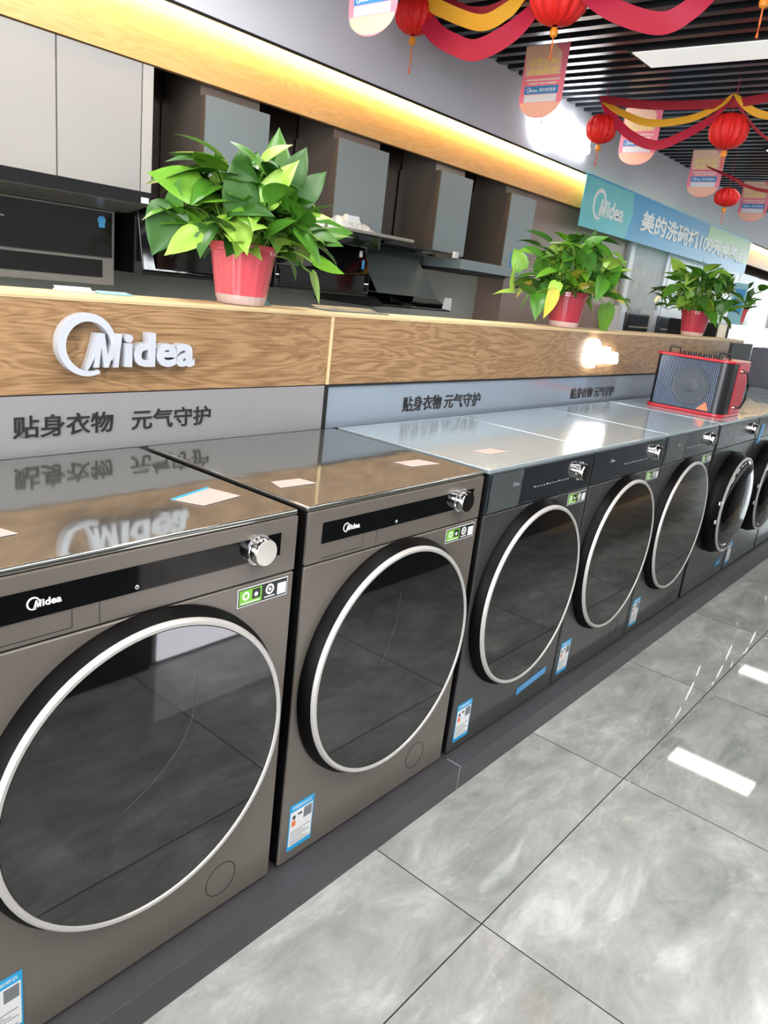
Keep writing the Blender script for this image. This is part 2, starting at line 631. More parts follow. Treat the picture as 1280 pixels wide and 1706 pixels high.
# ------------------------------------------------------------------ setting
FZ = -0.08
CZ = 2.80
struct(MB().box(-6, 18, -7, 2.9, FZ - 0.1, FZ).build('floor', 'floor', smooth=False))
struct(MB().box(-6, 18, -4.6, 2.9, 2.98, 3.05).build('ceiling', 'ceiling_black', smooth=False))
mb = MB()
x = -1.0
while x < 17.5:
    mb.box(x, x + 0.055, -4.5, 2.36, CZ, CZ + 0.09)
    x += 0.15
struct(mb.build('ceiling', 'slat', smooth=False))
struct(MB().box(-3, 17.5, 2.78, 2.9, FZ, 2.98).build('wall_back', 'brown_gloss', smooth=False))
struct(MB().box(-3, 17.5, 2.36, 2.75, 2.362, 2.979).build('wall_bulkhead', 'wall_grey', smooth=False))
struct(MB().box(-3, 17.5, 2.352, 2.361, 2.352, 2.366).build('trim_1', 'groove', smooth=False))
struct(MB().box(-3, 5.32, 2.755, 2.779, FZ + 0.001, 1.50).build('wall_backsplash', 'backsplash', smooth=False))
mb = MB()
mb.box(4.85, 7.12, 2.50, 2.777, FZ + 0.001, 2.34)
struct(mb.build('wall_rose', 'rose_wall', smooth=False))

# warm lit wooden valance with its LED profile
t = thing('wooden_valance', 'long pale wooden valance glowing amber under the grey bulkhead', 'valance', (-3, 2.42, 2.10))
MB().box(0, 20.5, 0, 0.035, 0, 0.258).build('board', 'oak_light', t, smooth=False)
MB().box(0, 20.5, -0.040, -0.032, 0.236, 0.246).build('light_strip', 'led_warm', t, smooth=False)
MB().box(0, 20.5, -0.043, -0.0405, 0.240, 0.244).build('strip_cover', 'led_cover', t, smooth=False)

# glowing sign on the bulkhead
t = thing('illuminated_logo_sign', 'white glowing logo letters on the grey bulkhead above the light strip', 'sign', (4.66, 2.36, 2.44))
mb = MB()
put_logo(mb, 0, 0, 0.36, fr_front(-0.02), 0.03)
mb.build('letters', 'sign_glow', t, smooth=False)
MB().box(0.1, 0.9, -0.019, -0.001, 0.12, 0.14).build('mounting_rail', 'steel', t, smooth=False)

# ------------------------------------------------------------------ plinths
for x0, x1, lb in ((-2.2, 0.862, 'low dark grey display plinth carrying the two nearest washing machines'),
                   (0.866, 5.6, 'low dark grey display plinth running on under the farther washing machines')):
    t = thing('display_plinth', lb, 'plinth', (x0, 0, FZ))
    MB().box(0, x1 - x0, -0.066, 0.545, 0.0, 0.079).build('platform', 'plinth', t, bevel=0.0015)
    if x0 > 0:
        MB().box(-0.0035, -0.0005, -0.066, -0.02, 0.0, 0.079).build('edge_strip', 'plinth_edge', t, smooth=False)

# ------------------------------------------------------------------ partition with slogans
SLOGAN_A, SLOGAN_B = '贴身衣物', '元气守护'
PX0, PX1 = -2.2, 4.95
t = thing('display_partition', 'low partition behind the washing machines, oak above a grey slogan band', 'partition', (0, 0.566, FZ))
F = -FZ
for x0, x1 in ((PX0, 0.838), (0.842, 2.30), (2.303, PX1)):
    MB().box(x0, x1, 0.0, 0.018, F + 0.973, F + 1.166).build('wood_panel', 'oak', t, smooth=False)
MB().box(0.8345, 0.8445, -0.003, -0.0005, F + 0.973, F + 1.166).build('joint_strip', 'edge_pale', t, smooth=False)
MB().box(PX0, PX1, -0.002, 0.145, F + 1.1665, F + 1.178).build('ledge', 'edge_pale', t, bevel=0.001)
MB().box(PX0, PX1, -0.0035, -0.0022, F + 1.171, F + 1.177).build('ledge_edge', 'edge_pale', t, smooth=False)
MB().box(PX0, PX1, 0.019, 0.14, 0.0, F + 1.165).build('core', 'plinth', t, smooth=False)
MB().box(PX0, PX1, 0.0, 0.018, 0.0, F + 0.84).build('lower_panel', 'plinth', t, smooth=False)
p1 = MB().box(PX0, 0.832, 0.0, 0.018, F + 0.841, F + 0.970).build('grey_panel', 'grey_panel', t, smooth=False)
MB().box(0.833, 0.845, -0.004, 0.018, F + 0.841, F + 0.971).build('joint_strip', 'groove', t, smooth=False)
p2 = MB().box(0.846, PX1, 0.0, 0.018, F + 0.841, F + 0.966).build('grey_panel', 'blue_panel', t, smooth=False)
MB().box(0.846, PX1, -0.005, 0.018, F + 0.9665, F + 0.9725).build('joint_strip', 'groove', t, smooth=False)


def slogan(parent, xa, xb, xc, xd, z0, z1):
    mb = MB()
    f = fr_front(-0.0005)
    put_text(mb, SLOGAN_A, xa, F + z0, xb - xa, z1 - z0, f, 0.002, 0.012)
    put_text(mb, SLOGAN_B, xc, F + z0, xd - xc, z1 - z0, f, 0.002, 0.012)
    mb.build('slogan', 'ink', parent, smooth=False)


slogan(p1, -0.075, 0.152, 0.199, 0.424, 0.882, 0.930)
slogan(p2, 1.211, 1.430, 1.448, 1.682, 0.872, 0.924)
slogan(p2, 2.434, 2.660, 2.685, 2.907, 0.868, 0.918)
lg = thing('metal_logo', 'unlit silver three-dimensional logo lettering on the nearest oak panel', 'logo', (0.011, 0.566, 1.013))
mb = MB()
put_logo(mb, 0, 0, 0.132, fr_front(-0.012), 0.014)
o = mb.build('letters', ['logo_face'], lg, smooth=False)
mb = MB()
put_logo(mb, 0.0005, 0.0005, 0.131, fr_front(-0.001), 0.0105)
mb.build('letter_backs', 'logo_side', lg, smooth=False)
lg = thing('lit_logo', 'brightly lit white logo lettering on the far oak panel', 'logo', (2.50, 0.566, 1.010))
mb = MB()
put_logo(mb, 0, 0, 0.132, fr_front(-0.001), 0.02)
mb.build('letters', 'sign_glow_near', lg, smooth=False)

# ------------------------------------------------------------------ washing machines
WW, WH, WD = 0.620, 0.85, 0.53


def tape_part(parent, u0, u1, v0, v1, y, m, name, slope=0.0):
    mb = MB()
    f = lambda u, v, n: (u, y - n, v + slope * (u - u0))
    put_rect(mb, u0, u1, v0, v1, f, 0.0006)
    return mb.build(name, m, parent, smooth=False)


def energy_label(parent, u, v, w=0.075, h=0.122):
    e = MB()
    f = fr_front(-0.0105)
    put_rect(e, u, u + w, v, v + h, f, 0.0005)
    e.m = 1
    put_rect(e, u + 0.003, u + w - 0.003, v + 0.012, v + h - 0.020, fr_front(-0.0110), 0.0004)
    e.m = 2
    put_rect(e, u + 0.044, u + w - 0.006, v + h - 0.050, v + h - 0.023, fr_front(-0.0114), 0.0003)
    e.m = 3
    put_rect(e, u + 0.008, u + 0.020, v + h - 0.058, v + h - 0.044, fr_front(-0.0114), 0.0003)
    e.m = 4
    put_rect(e, u + 0.010, u + 0.018, v + h - 0.040, v + h - 0.030, fr_front(-0.0114), 0.0003)
    put_rect(e, u + 0.026, u + 0.038, v + h - 0.034, v + h - 0.029, fr_front(-0.0114), 0.0003)
    for k in range(7):
        put_rect(e, u + 0.006, u + w - 0.008 - 0.012 * (k % 3), v + 0.016 + k * 0.0055, v + 0.017 + k * 0.0055, fr_front(-0.0114), 0.0003)
    o = e.build('energy_label', ['label_blue', 'paper', 'label_grey', 'label_orange', 'ink', 'label_green'], parent, smooth=False)
    mb = MB()
    put_text(mb, '中国能效标识', u + 0.008, v + h - 0.014, w - 0.016, 0.008, fr_front(-0.0108), 0.0004)
    mb.build('label_text', 'paper', o, smooth=False)
    return o


def feature_sticker(parent, u, v, w=0.122, h=0.037):
    e = MB()
    put_rect(e, u, u + w, v, v + h, fr_front(-0.0105), 0.0005)
    e.m = 1
    put_rect(e, u + 0.0018, u + w - 0.0018, v + 0.0018, v + h - 0.0018, fr_front(-0.0110), 0.0003)
    e.m = 2
    put_rect(e, u + 0.004, u + 0.057, v + 0.004, v + h - 0.004, fr_front(-0.0113), 0.0003)
    e.m = 1
    put_rect(e, u + 0.034, u + 0.053, v + 0.012, v + h - 0.006, fr_front(-0.0116), 0.0003)
    e.m = 0
    put_rect(e, u + 0.096, u + w - 0.004, v + 0.005, v + h - 0.009, fr_front(-0.0113), 0.0003)
    put_rect(e, u + 0.007, u + 0.052, v + 0.006, v + 0.0085, fr_front(-0.0116), 0.0003)
    put_rect(e, u + 0.064, u + 0.090, v + 0.006, v + 0.0085, fr_front(-0.0116), 0.0003)
    e.lathe_y(u + 0.077, v + 0.0215, [(0.0065, -0.0112), (0.0065, -0.0118), (0.0105, -0.0118), (0.0105, -0.0112)], 24)
    e.lathe_y(u + 0.077, v + 0.0215, [(0.0001, -0.0118), (0.0035, -0.0118), (0.0035, -0.0112)], 16)
    e.lathe_y(u + 0.043, v + 0.020, [(0.0001, -0.0122), (0.0045, -0.0122), (0.0045, -0.0118)], 16)
    e.lathe_y(u + 0.019, v + 0.021, [(0.0045, -0.0116), (0.0045, -0.0120), (0.0085, -0.0120), (0.0085, -0.0116)], 20)
    return e.build('feature_sticker', ['paper', 'label_dark', 'label_green'], parent, smooth=False)


def washer(x, kind, label, energy=True, sticker=True, tape=None, film=False):
    t = thing('washing_machine', label, 'washing machine', (x, 0, 0), 'washing machines in a row on the plinth')
    bm_ = {'A': 'body', 'B': 'body_dark', 'C': 'body_black'}[kind]
    # carcass
    mb = MB().box(0.002, WW - 0.002, -0.0015, WD, 0.012, 0.838)
    for fx in (0.05, WW - 0.09):
        for fy in (0.03, WD - 0.07):
            mb.box(fx, fx + 0.04, fy, fy + 0.04, 0.0, 0.0121)
    mb.build('cabinet', 'cabinet_side', t, bevel=0.003)
    MB().box(0, WW, -0.010, -0.002, 0.006, 0.7255).build('front_panel', bm_, t, bevel=0.0034, seg=3)
    MB().box(0.003, WW - 0.003, -0.005, -0.002, 0.7256, 0.7289).build('seam', 'groove', t, smooth=False)
    # top with protective film
    mb = MB().box(-0.002, WW + 0.002, -0.006, WD + 0.002, 0.8385, 0.8500)
    mb.build('top_panel', 'film_top' if kind == 'A' else 'film_top_glare', t, bevel=0.004 if kind == 'A' else 0.0015, seg=3)
    cp = MB().box(0, WW, -0.010, -0.002, 0.729, 0.838).build('control_panel', bm_ if kind == 'A' else ('panel_dark' if kind == 'B' else 'body_black'), t, bevel=0.002)
    f = fr_front(-0.0105)
    kz = 0.790
    if kind == 'A':
        MB().box(0.040, 0.578, -0.0112, -0.0102, 0.768, 0.812).build('display_strip', 'black_gloss', cp, smooth=False)
        mb = MB()
        put_logo(mb, 0.100, 0.781, 0.020, fr_front(-0.0113), 0.0004, 0.03)
        mb.build('logo', 'white_print', cp, smooth=False)
        mb = MB()
        mb.lathe_y(0.275, 0.776, [(0.0024, -0.0112), (0.0024, -0.0117), (0.0033, -0.0117), (0.0033, -0.0112)], 20)
        put_rect(mb, 0.2747, 0.2753, 0.7765, 0.780, fr_front(-0.0113), 0.0005)
        mb.build('power_symbol', 'white_print', cp, smooth=False)
        # drawer outline and split line
        mb = MB()
        f2 = fr_front(-0.0101)
        put_rect(mb, 0.045, 0.168, 0.7365, 0.7375, f2, 0.0004)
        put_rect(mb, 0.1672, 0.168, 0.7375, 0.768, f2, 0.0004)
        put_rect(mb, 0.2115, 0.2122, 0.729, 0.768, f2, 0.0004)
        mb.build('drawer_outline', 'groove', cp, smooth=False)
    else:
        mb = MB()
        put_logo(mb, 0.125, 0.790, 0.013, f, 0.0004, 0.02)
        mb.build('logo', 'dim_print', cp, smooth=False)
        mb = MB()
        for k in range(12):
            h = 0.004 if k % 4 else 0.007
            put_rect(mb, 0.245 + k * 0.0185, 0.256 + k * 0.0185, 0.772, 0.772 + h * 0.6, f, 0.0004)
        mb.build('programme_marks', 'dim_print', cp, smooth=False)
        if film:
            mb = MB()
            nn = 24
            vs = []
            fs = []
            for i in range(nn + 1):
                for j in range(7):
                    u = 0.006 + (film - 0.006) * i / nn
                    v = 0.732 + 0.104 * j / 6
                    vs.append((u, -0.0115 - 0.0035 * abs(math.sin(i * 1.7 + j * 0.9)) * (0.4 + 0.6 * random.random()), v))
            for i in range(nn):
                for j in range(6):
                    a = i * 7 + j
                    fs.append((a, a + 7, a + 8, a + 1))
            mb.add(vs, fs)
            mb.build('protective_film', 'film', cp)
    # knob
    kn = MB()
    kx = 0.523
    kn.lathe_y(kx, kz, [(0.0001, -0.010), (0.0295, -0.010), (0.0295, -0.0135), (0.0255, -0.015), (0.0262, -0.030), (0.0245, -0.034)], 48)
    kn = kn.build('knob', 'chrome', cp)
    MB().lathe_y(kx, kz, [(0.0244, -0.0335), (0.0240, -0.0352), (0.0001, -0.0355)], 48).build('knob_face', 'knob_face' if x < 0 else 'knob_dark', cp)
    # door
    if kind in 'AB':
        cx, cz, R, y0 = 0.303, 0.437, 0.279, -0.040
        d = MB()
        d.lathe_y(cx, cz, [(R + 0.004, -0.0085), (R + 0.013, -0.011), (R + 0.012, -0.020), (R + 0.001, y0 + 0.001), (R - 0.022, y0 + 0.002)], 96)
        d = d.build('door', 'door_bezel', t)
        MB().lathe_y(cx, cz, [(R + 0.001, y0 + 0.003), (R + 0.0005, y0 - 0.002), (R - 0.004, y0 - 0.0075), (R - 0.010, y0 - 0.007), (R - 0.0125, y0 - 0.002)], 96).build('door_ring', 'ring', d)
        g = MB()
        prof = [(0.0001, y0 - 0.005), (R * 0.5, y0 - 0.005), (R - 0.0125, y0 - 0.005)]
        g.lathe_y(cx, cz, prof, 96)
        g.build('door_glass', 'door_glass', d)
    else:
        cx, cz, R, y0 = 0.300, 0.440, 0.232, -0.075
        d = MB()
        d.lathe_y(cx, cz, [(R + 0.020, -0.0085), (R + 0.022, -0.030), (R + 0.012, -0.052), (R + 0.001, y0 + 0.001), (R - 0.02, y0 + 0.002)], 96)
        d = d.build('door', 'door_bezel', t)
        MB().lathe_y(cx, cz, [(R + 0.004, y0 + 0.004), (R + 0.005, y0 - 0.003), (R - 0.002, y0 - 0.006), (R - 0.008, y0 - 0.003)], 96).build('door_ring', 'ring', d)
        g = MB()
        prof = [(max(0.0001, (R - 0.008) * math.sin(k / 12 * PI / 2)), y0 - 0.002 - 0.035 * math.cos(k / 12 * PI / 2)) for k in range(13)]
        g.lathe_y(cx, cz, prof, 96)
        g.build('door_glass', 'door_glass', d)
        for hz in (cz + 0.045, cz - 0.045):
            MB().box(cx - R - 0.034, cx - R + 0.004, y0 + 0.000, y0 + 0.012, hz - 0.010, hz + 0.010).build('hinge', 'chrome', d, bevel=0.003)
    if kind == 'A':
        arc = [(0.375, 0.602), (0.374, 0.560), (0.366, 0.515), (0.345, 0.474), (0.313, 0.441), (0.275, 0.415), (0.239, 0.394)] if x < 0 else [(0.278, 0.620), (0.281, 0.585), (0.279, 0.553), (0.270, 0.522), (0.258, 0.495), (0.239, 0.447)]
        MB().tube([(a, -0.0455, b) for a, b in arc], 0.0004, 6).build('glass_reflection_arc', 'painted_reflection', d, smooth=True)  # thin grey arc standing in for a reflection in the door glass
    if kind in 'AB':
        mb = MB().lathe_y(0.485, 0.078, [(0.0365, -0.0101), (0.0365, -0.0106), (0.0378, -0.0106), (0.0378, -0.0101)], 48)
        mb.build('filter_cover', 'groove', t)
    if energy:
        energy_label(t, 0.022 if x > -0.2 else 0.005, 0.033)
    if sticker:
        feature_sticker(t, 0.482, 0.682)
    if tape:
        tape_part(t, tape[0], tape[1], tape[2], tape[3], -0.0112, 'tape_blue', 'blue_tape', tape[4])
    return t


washer(-0.427, 'A', 'nearest brown-grey washing machine with bright silver knob and large round glass door')
washer(0.222, 'A', 'second brown-grey washing machine from the left, black display strip and dark-faced knob')
washer(0.872, 'B', 'third dark washing machine, full-width dark control panel and long blue tape low on the front', tape=(0.37, 0.56, 0.058, 0.083, 0.10), film=0.165)
washer(1.505, 'B', 'fourth dark washing machine, plain film-free control panel, right of the one with long tape', tape=(0.41, 0.485, 0.120, 0.150, 0.12))
washer(2.140, 'B', 'fifth dark washing machine, crinkled film on panel, just left of the red speaker', sticker=True, tape=(0.42, 0.50, 0.118, 0.145, 0.1), film=0.20)
washer(2.800, 'C', 'glossy black washing machine with protruding chrome-rimmed door, directly under the red speaker', energy=False, sticker=False, tape=(0.47, 0.56, 0.055, 0.085, 0.1), film=0.42)
washer(3.440, 'C', 'glossy black washing machine just right of the one under the red speaker', energy=True, sticker=False, film=0.3)
washer(4.085, 'C', 'glossy black washing machine cut off by the right edge of the photo', energy=False, sticker=False)
washer(4.730, 'B', 'washing machine at the far end of the row, only its top showing', energy=False, sticker=False)

# blue tape strip down the panel of the seventh machine
o = MB()
put_rect(o, 0.02, 0.07, 0.70, 0.80, lambda u, v, n: (3.45 + u + (v - 0.7) * 0.4, -0.0125 - n, v), 0.0008)
o = o.build('blue_film_strip', 'tape_blue', smooth=False)
tag(o, 'blue tape strip stuck on the black machine right of the speaker', 'tape')

# leaflets on top
def leaflet(pts, label, cat='leaflet', m='paper_pink', edge=True):
    cx = sum(p[0] for p in pts) / 4
    cy = sum(p[1] for p in pts) / 4
    t = thing('leaflet', label, cat, (cx, cy, 0.8505), 'paper leaflets under the film on the machine tops')
    loc = [(a - cx, b - cy) for a, b in pts]
    MB().prism(loc, 0.0002, 0.0012, 'xy').build('sheet', m, t, smooth=False)
    if edge:
        a, b = Vector((*loc[0], 0)), Vector((*loc[1], 0))
        n = Vector((*loc[3], 0)) - a
        n = n.normalized() * 0.007
        MB().prism([(a.x, a.y), (b.x, b.y), ((b + n).x, (b + n).y), ((a + n).x, (a + n).y)], 0.0013, 0.0017, 'xy').build('blue_border', 'label_blue', t, smooth=False)


leaflet([(0.020, 0.152), (0.127, 0.186), (0.150, 0.110), (0.050, 0.092)], 'pale leaflet lying on the nearest machine top near its right edge')
leaflet([(-0.40, 0.172), (-0.300, 0.176), (-0.279, 0.112), (-0.39, 0.105)], 'pale leaflet at the left photo edge on the nearest machine top')
leaflet([(0.272, 0.160), (0.348, 0.152), (0.356, 0.108), (0.260, 0.116)], 'pale leaflet on the second machine top, left one of its two', edge=False)
leaflet([(0.680, 0.158), (0.770, 0.150), (0.790, 0.096), (0.690, 0.108)], 'pale leaflet on the second machine top, right one of its two', edge=False)
leaflet([(1.020, 0.150), (1.11, 0.145), (1.13, 0.095), (1.03, 0.100)], 'pale leaflet on the third machine top', edge=False)

# ------------------------------------------------------------------ red speaker
t = thing('portable_speaker', 'red portable speaker with ribbed black grille standing on a machine top', 'speaker', (2.975, 0.055, 0.8505))
SW, SD, SH = 0.30, 0.36, 0.262    # x depth, y width, height


def rrect(x0, x1, y0, y1, r, n=6, corners=(1, 1, 1, 1)):
    out = []
    for (cx, cy, a0), on in zip(((x0 + r, y0 + r, PI), (x1 - r, y0 + r, 1.5 * PI), (x1 - r, y1 - r, 0), (x0 + r, y1 - r, 0.5 * PI)), corners):
        rr = r if on else 0.004
        ccx = cx if on else (x0 + rr if cx < (x0 + x1) / 2 else x1 - rr)
        ccy = cy if on else (y0 + rr if cy < (y0 + y1) / 2 else y1 - rr)
        for k in range(n + 1):
            a = a0 + PI / 2 * k / n
            out.append((ccx + rr * math.cos(a), ccy + rr * math.sin(a)))
    return out


MB().prism(rrect(0.0, SW, 0.0, SD, 0.045), 0.014, SH - 0.012, 'xy').build('housing', 'speaker_black', t)
MB().prism(rrect(0.10, SW + 0.002, -0.003, SD + 0.003, 0.02), 0.015, SH - 0.013, 'xy').build('side_cover', 'speaker_red', t, bevel=0.002)
MB().prism(rrect(-0.010, SW + 0.006, -0.008, SD + 0.008, 0.05), 0.0, 0.0135, 'xy').build('base_trim', 'speaker_red', t, bevel=0.003)
MB().prism(rrect(-0.008, SW + 0.006, -0.006, SD + 0.006, 0.05), SH - 0.0115, SH, 'xy').build('top_trim', 'speaker_red', t, bevel=0.003)
mb = MB()
mb.box(-0.004, -0.001, 0.05, SD - 0.030, 0.018, SH - 0.016)
n = 34
for k in range(n):
    y = 0.052 + (SD - 0.085) * k / (n - 1)
    mb.m = 1
    mb.box(-0.0065, -0.0041, y, y + 0.0026, 0.018, SH - 0.016)
g = mb.build('grille', ['speaker_grille', 'speaker_grille_rib'], t, smooth=False)
mb = MB()
mb.m = 0
prof = [(0.006, 0.0), (0.030, -0.004), (0.034, -0.0015), (0.085, -0.0005), (0.088, -0.003), (0.094, -0.003), (0.094, 0.002)]
mb.X = lambda a, b, c: (b - 0.0045 - 0.003, a, c)
mb.lathe_y(0.165, 0.125, [(0.034, -0.0001), (0.074, -0.0004), (0.074, 0.001)], 48)
mb.lathe_y(0.165, 0.125, [(0.0001, -0.002), (0.02, -0.0035), (0.028, -0.001), (0.034, 0.0)], 40)
mb.lathe_y(0.165, 0.125, [(0.075, 0.0), (0.080, -0.0022), (0.088, -0.0022), (0.090, 0.0)], 48)
mb.build('woofer', 'cone', t)
mb = MB()
mb.X = lambda a, b, c: (b, a, c)
mb.prism([(0.060, 0.022), (0.118, 0.022), (0.078, 0.062)], -0.0105, -0.0067, 'xz')
mb.build('corner_badge', 'orange_badge', t, smooth=False)
# carry handle on the side facing the aisle
path = [(0.17, -0.004, 0.215), (0.175, -0.028, 0.212), (0.178, -0.042, 0.16), (0.178, -0.042, 0.09), (0.175, -0.028, 0.045), (0.17, -0.004, 0.042)]
MB().tube(path, 0.006, 10).build('side_handle', 'speaker_black', t)
for z in (0.215, 0.042):
    mb = MB().lathe_y(0.17, z, [(0.0001, -0.009), (0.010, -0.009), (0.010, -0.003)], 20)
    mb.build('handle_bolt', 'chrome', t)
# top: knobs, rails
mb = MB()
for y0 in (0.035, 0.270):
    mb.tube([(0.06, y0, SH), (0.06, y0, SH + 0.028), (0.06, y0 + 0.05, SH + 0.028), (0.06, y0 + 0.05, SH)], 0.005, 8)
mb.build('top_rail', 'speaker_black', t)
for k in range(8):
    MB().lathe_z(0.05, 0.075 + k * 0.024, [(0.0001, SH + 0.016), (0.008, SH + 0.016), (0.010, SH)], 16).build('control_knob', 'speaker_black', t)

# ------------------------------------------------------------------ potted plants
def leaf_geo(mb, base, d, nrm, L, W, fold, droop, mi):
    d = d.normalized()
    s = d.cross(nrm).normalized()
    n = s.cross(d).normalized()
    st = [(-0.06, 0.20, 1), (0.0, 0.36, 0), (0.10, 0.47, 0), (0.25, 0.50, 0), (0.42, 0.46, 0), (0.60, 0.37, 0), (0.78, 0.225, 0), (0.90, 0.10, 0), (1.02, 0.0, 0)]
    vs = []
    for (tt, w, _) in st:
        zc = -droop * tt * tt * L
        c = base + d * (tt * L if tt >= 0 else 0) + n * zc
        if tt < 0:
            e = base + d * (tt * L)
            lft = e - s * (w * W) + n * (fold * w * W)
            rgt = e + s * (w * W) + n * (fold * w * W)
        else:
            lft = c - s * (w * W) + n * (fold * w * W)
            rgt = c + s * (w * W) + n * (fold * w * W)
        m1 = (c + lft) / 2 + n * (0.12 * w * W)
        m2 = (c + rgt) / 2 + n * (0.12 * w * W)
        vs += [lft, m1, c, m2, rgt]
    fs = []
    for i in range(len(st) - 1):
        for k in range(4):
            a = i * 5 + k
            fs.append((a, a + 1, a + 6, a + 5))
    mb.m = mi
    mb.add(vs, fs)


def plant(x, y, z, label, seed, R, H, nleaf, heroes=(), scale=1.0, liner='pot_liner', bend=(0, 0), small=False, yellow=0.0):
    rnd = random.Random(seed)
    t = thing('potted_plant', label, 'potted plant', (x, y, z), 'potted plants along the ledge')
    s = scale
    ph = 0.150 * s
    rib = lambda a, zz: 1 + 0.010 * math.cos(a * 22)
    outer = [(0.0001, 0.001), (0.058 * s, 0.001), (0.062 * s, 0.006 * s), (0.0655 * s, 0.018 * s), (0.082 * s, ph - 0.022 * s), (0.086 * s, ph - 0.020 * s), (0.086 * s, ph - 0.012 * s),
             (0.090 * s, ph - 0.010 * s), (0.090 * s, ph - 0.002 * s), (0.094 * s, ph), (0.088 * s, ph + 0.001), (0.084 * s, ph - 0.02 * s)]
    k = 5
    bot = outer[:4] + [(0.0664 * s, 0.024 * s)]
    top = [(0.0664 * s, 0.024 * s)] + outer[4:]
    pt = MB().lathe_z(0, 0, top, 88, rib).build('pot', liner, t)
    MB().lathe_z(0, 0, bot, 88, rib).build('pot_base', 'pot_clear', pt)
    MB().lathe_z(0, 0, [(0.0001, ph - 0.016 * s), (0.083 * s, ph - 0.019 * s)], 32).build('soil', 'soil', t)
    lv = MB()
    stm = MB()
    zb = ph - 0.02 * s

    def one(tip_base, d, nrm, L, W, mi, fold=0.25, droop=0.25, b0=None):
        a = math.atan2(tip_base.y, tip_base.x)
        rr = min(0.06 * s, Vector((tip_base.x, tip_base.y)).length * 0.4)
        b = b0 or Vector((rr * math.cos(a), rr * math.sin(a), zb))
        path = []
        for q in range(7):
            u = q / 6
            p = b.lerp(tip_base, u)
            p.z = b.z + (tip_base.z - b.z) * (1 - (1 - u) ** 1.8) + 0.02 * math.sin(PI * u)
            path.append(p)
        stm.tube(path, [0.0028 * s] * 3 + [0.0022 * s] * 4, 5, cap=False)
        leaf_geo(lv, path[-1], d, nrm, L, W, fold, droop, mi)

    for i in range(nleaf):
        u = (i + 0.5) / nleaf
        az = i * 2.39996 + rnd.uniform(-0.3, 0.3)
        el = math.radians(rnd.uniform(-12, 78) if u > 0.25 else rnd.uniform(50, 85))
        rad = rnd.uniform(0.15, 0.86)
        out = Vector((math.cos(az) * math.cos(el), math.sin(az) * math.cos(el), math.sin(el)))
        c = Vector((out.x * R * rad + bend[0] * out.z, out.y * R * rad * 0.85, zb + 0.03 + max(-0.04, out.z * H * rad)))
        hor = Vector((math.cos(az), math.sin(az), 0))
        dd = hor * rnd.uniform(0.5, 1.0) + Vector((rnd.uniform(-.5, .5), rnd.uniform(-.5, .5), rnd.uniform(-0.55, 0.75)))
        nn = Vector((0, 0, 1)) + hor * rnd.uniform(-0.2, 0.9) + Vector((rnd.uniform(-.4, .4), rnd.uniform(-.6, .2), 0))
        L = rnd.uniform(0.085, 0.130) * s
        mi = rnd.choice([0, 0, 0, 1, 1, 2, 2, 3])
        if rnd.random() < yellow:
            mi = 4
        one(c, dd, nn, L, L * rnd.uniform(0.55, 0.72), mi, rnd.uniform(0.1, 0.4), rnd.uniform(0.05, 0.45))
    for (hx, hy, hz, dx, dy, dz, nx, ny, nz, L, W, mi) in heroes:
        one(Vector((hx, hy, hz)), Vector((dx, dy, dz)), Vector((nx, ny, nz)), L, W, mi, 0.15, 0.1)
    lv.build('foliage', ['leaf0', 'leaf1', 'leaf2', 'leaf3', 'leaf4'], t, weld=False, ang=60)
    stm.build('stems', 'stem', t)
    return t


plant(0.563, 0.64, 1.1785, 'largest leafy green pothos in a pink-red pot, on the ledge near the unlit silver logo', 3, 0.255, 0.235, 190,
      heroes=[(0.055, -0.04, 0.29, 0.14, 0.10, 1.0, -0.5, -1, 0.15, 0.155, 0.085, 0),
              (-0.075, -0.07, 0.22, -0.02, 0.0, 1.0, -0.5, -1, 0.1, 0.150, 0.095, 2),
              (-0.155, -0.02, 0.25, -0.9, 0.3, 0.25, -0.2, -0.9, 0.6, 0.125, 0.105, 1),
              (0.20, -0.02, 0.21, 0.95, -0.3, 0.15, -0.3, -0.7, 0.8, 0.150, 0.10, 0),
              (-0.03, -0.06, 0.24, 0.1, 0.0, 1.0, -0.4, -1, 0.1, 0.125, 0.08, 0),
              (0.09, -0.08, 0.235, 0.9, -0.5, 0.15, -0.3, -0.5, 1, 0.105, 0.062, 3),
              (0.11, -0.10, 0.20, 0.85, -0.5, -0.15, -0.4, -0.9, 0.6, 0.115, 0.06, 0),
              (0.02, -0.10, 0.215, 0.1, 0, -1, -0.5, -1, 0.1, 0.080, 0.055, 1),
              (-0.20, -0.08, 0.16, -0.9, -0.1, -0.5, -0.1, -0.7, 0.7, 0.11, 0.06, 3),
              (0.17, -0.08, 0.10, 0.5, -0.1, -0.9, 0.3, -0.9, 0.3, 0.09, 0.05, 3),
              (-0.22, 0.0, 0.21, -0.4, 0.0, -0.9, -0.5, -1, 0.3, 0.12, 0.10, 2)])
plant(2.39, 0.64, 1.1785, 'bushy pothos with a few yellow leaves, on the ledge beside the brightly lit logo', 12, 0.32, 0.26, 190, liner='pot_liner_dark', yellow=0.05,
      heroes=[(0.26, -0.06, 0.12, 0.2, -0.1, -1.0, -0.3, -1, 0.2, 0.15, 0.12, 1), (-0.28, -0.08, 0.15, -0.5, -0.1, -0.9, -0.5, -1, 0.3, 0.13, 0.06, 4),
              (0.18, 0.02, 0.30, 0.2, 0.0, 1.0, -0.6, -1, 0.1, 0.14, 0.09, 2), (0.10, 0.02, 0.27, 0.4, 0.0, 0.9, -0.6, -1, 0.1, 0.13, 0.09, 3)])
plant(4.08, 0.64, 1.1785, 'pothos in a plain dark red pot, on the ledge directly above the red speaker', 23, 0.36, 0.30, 130, liner='pot_liner_dark')

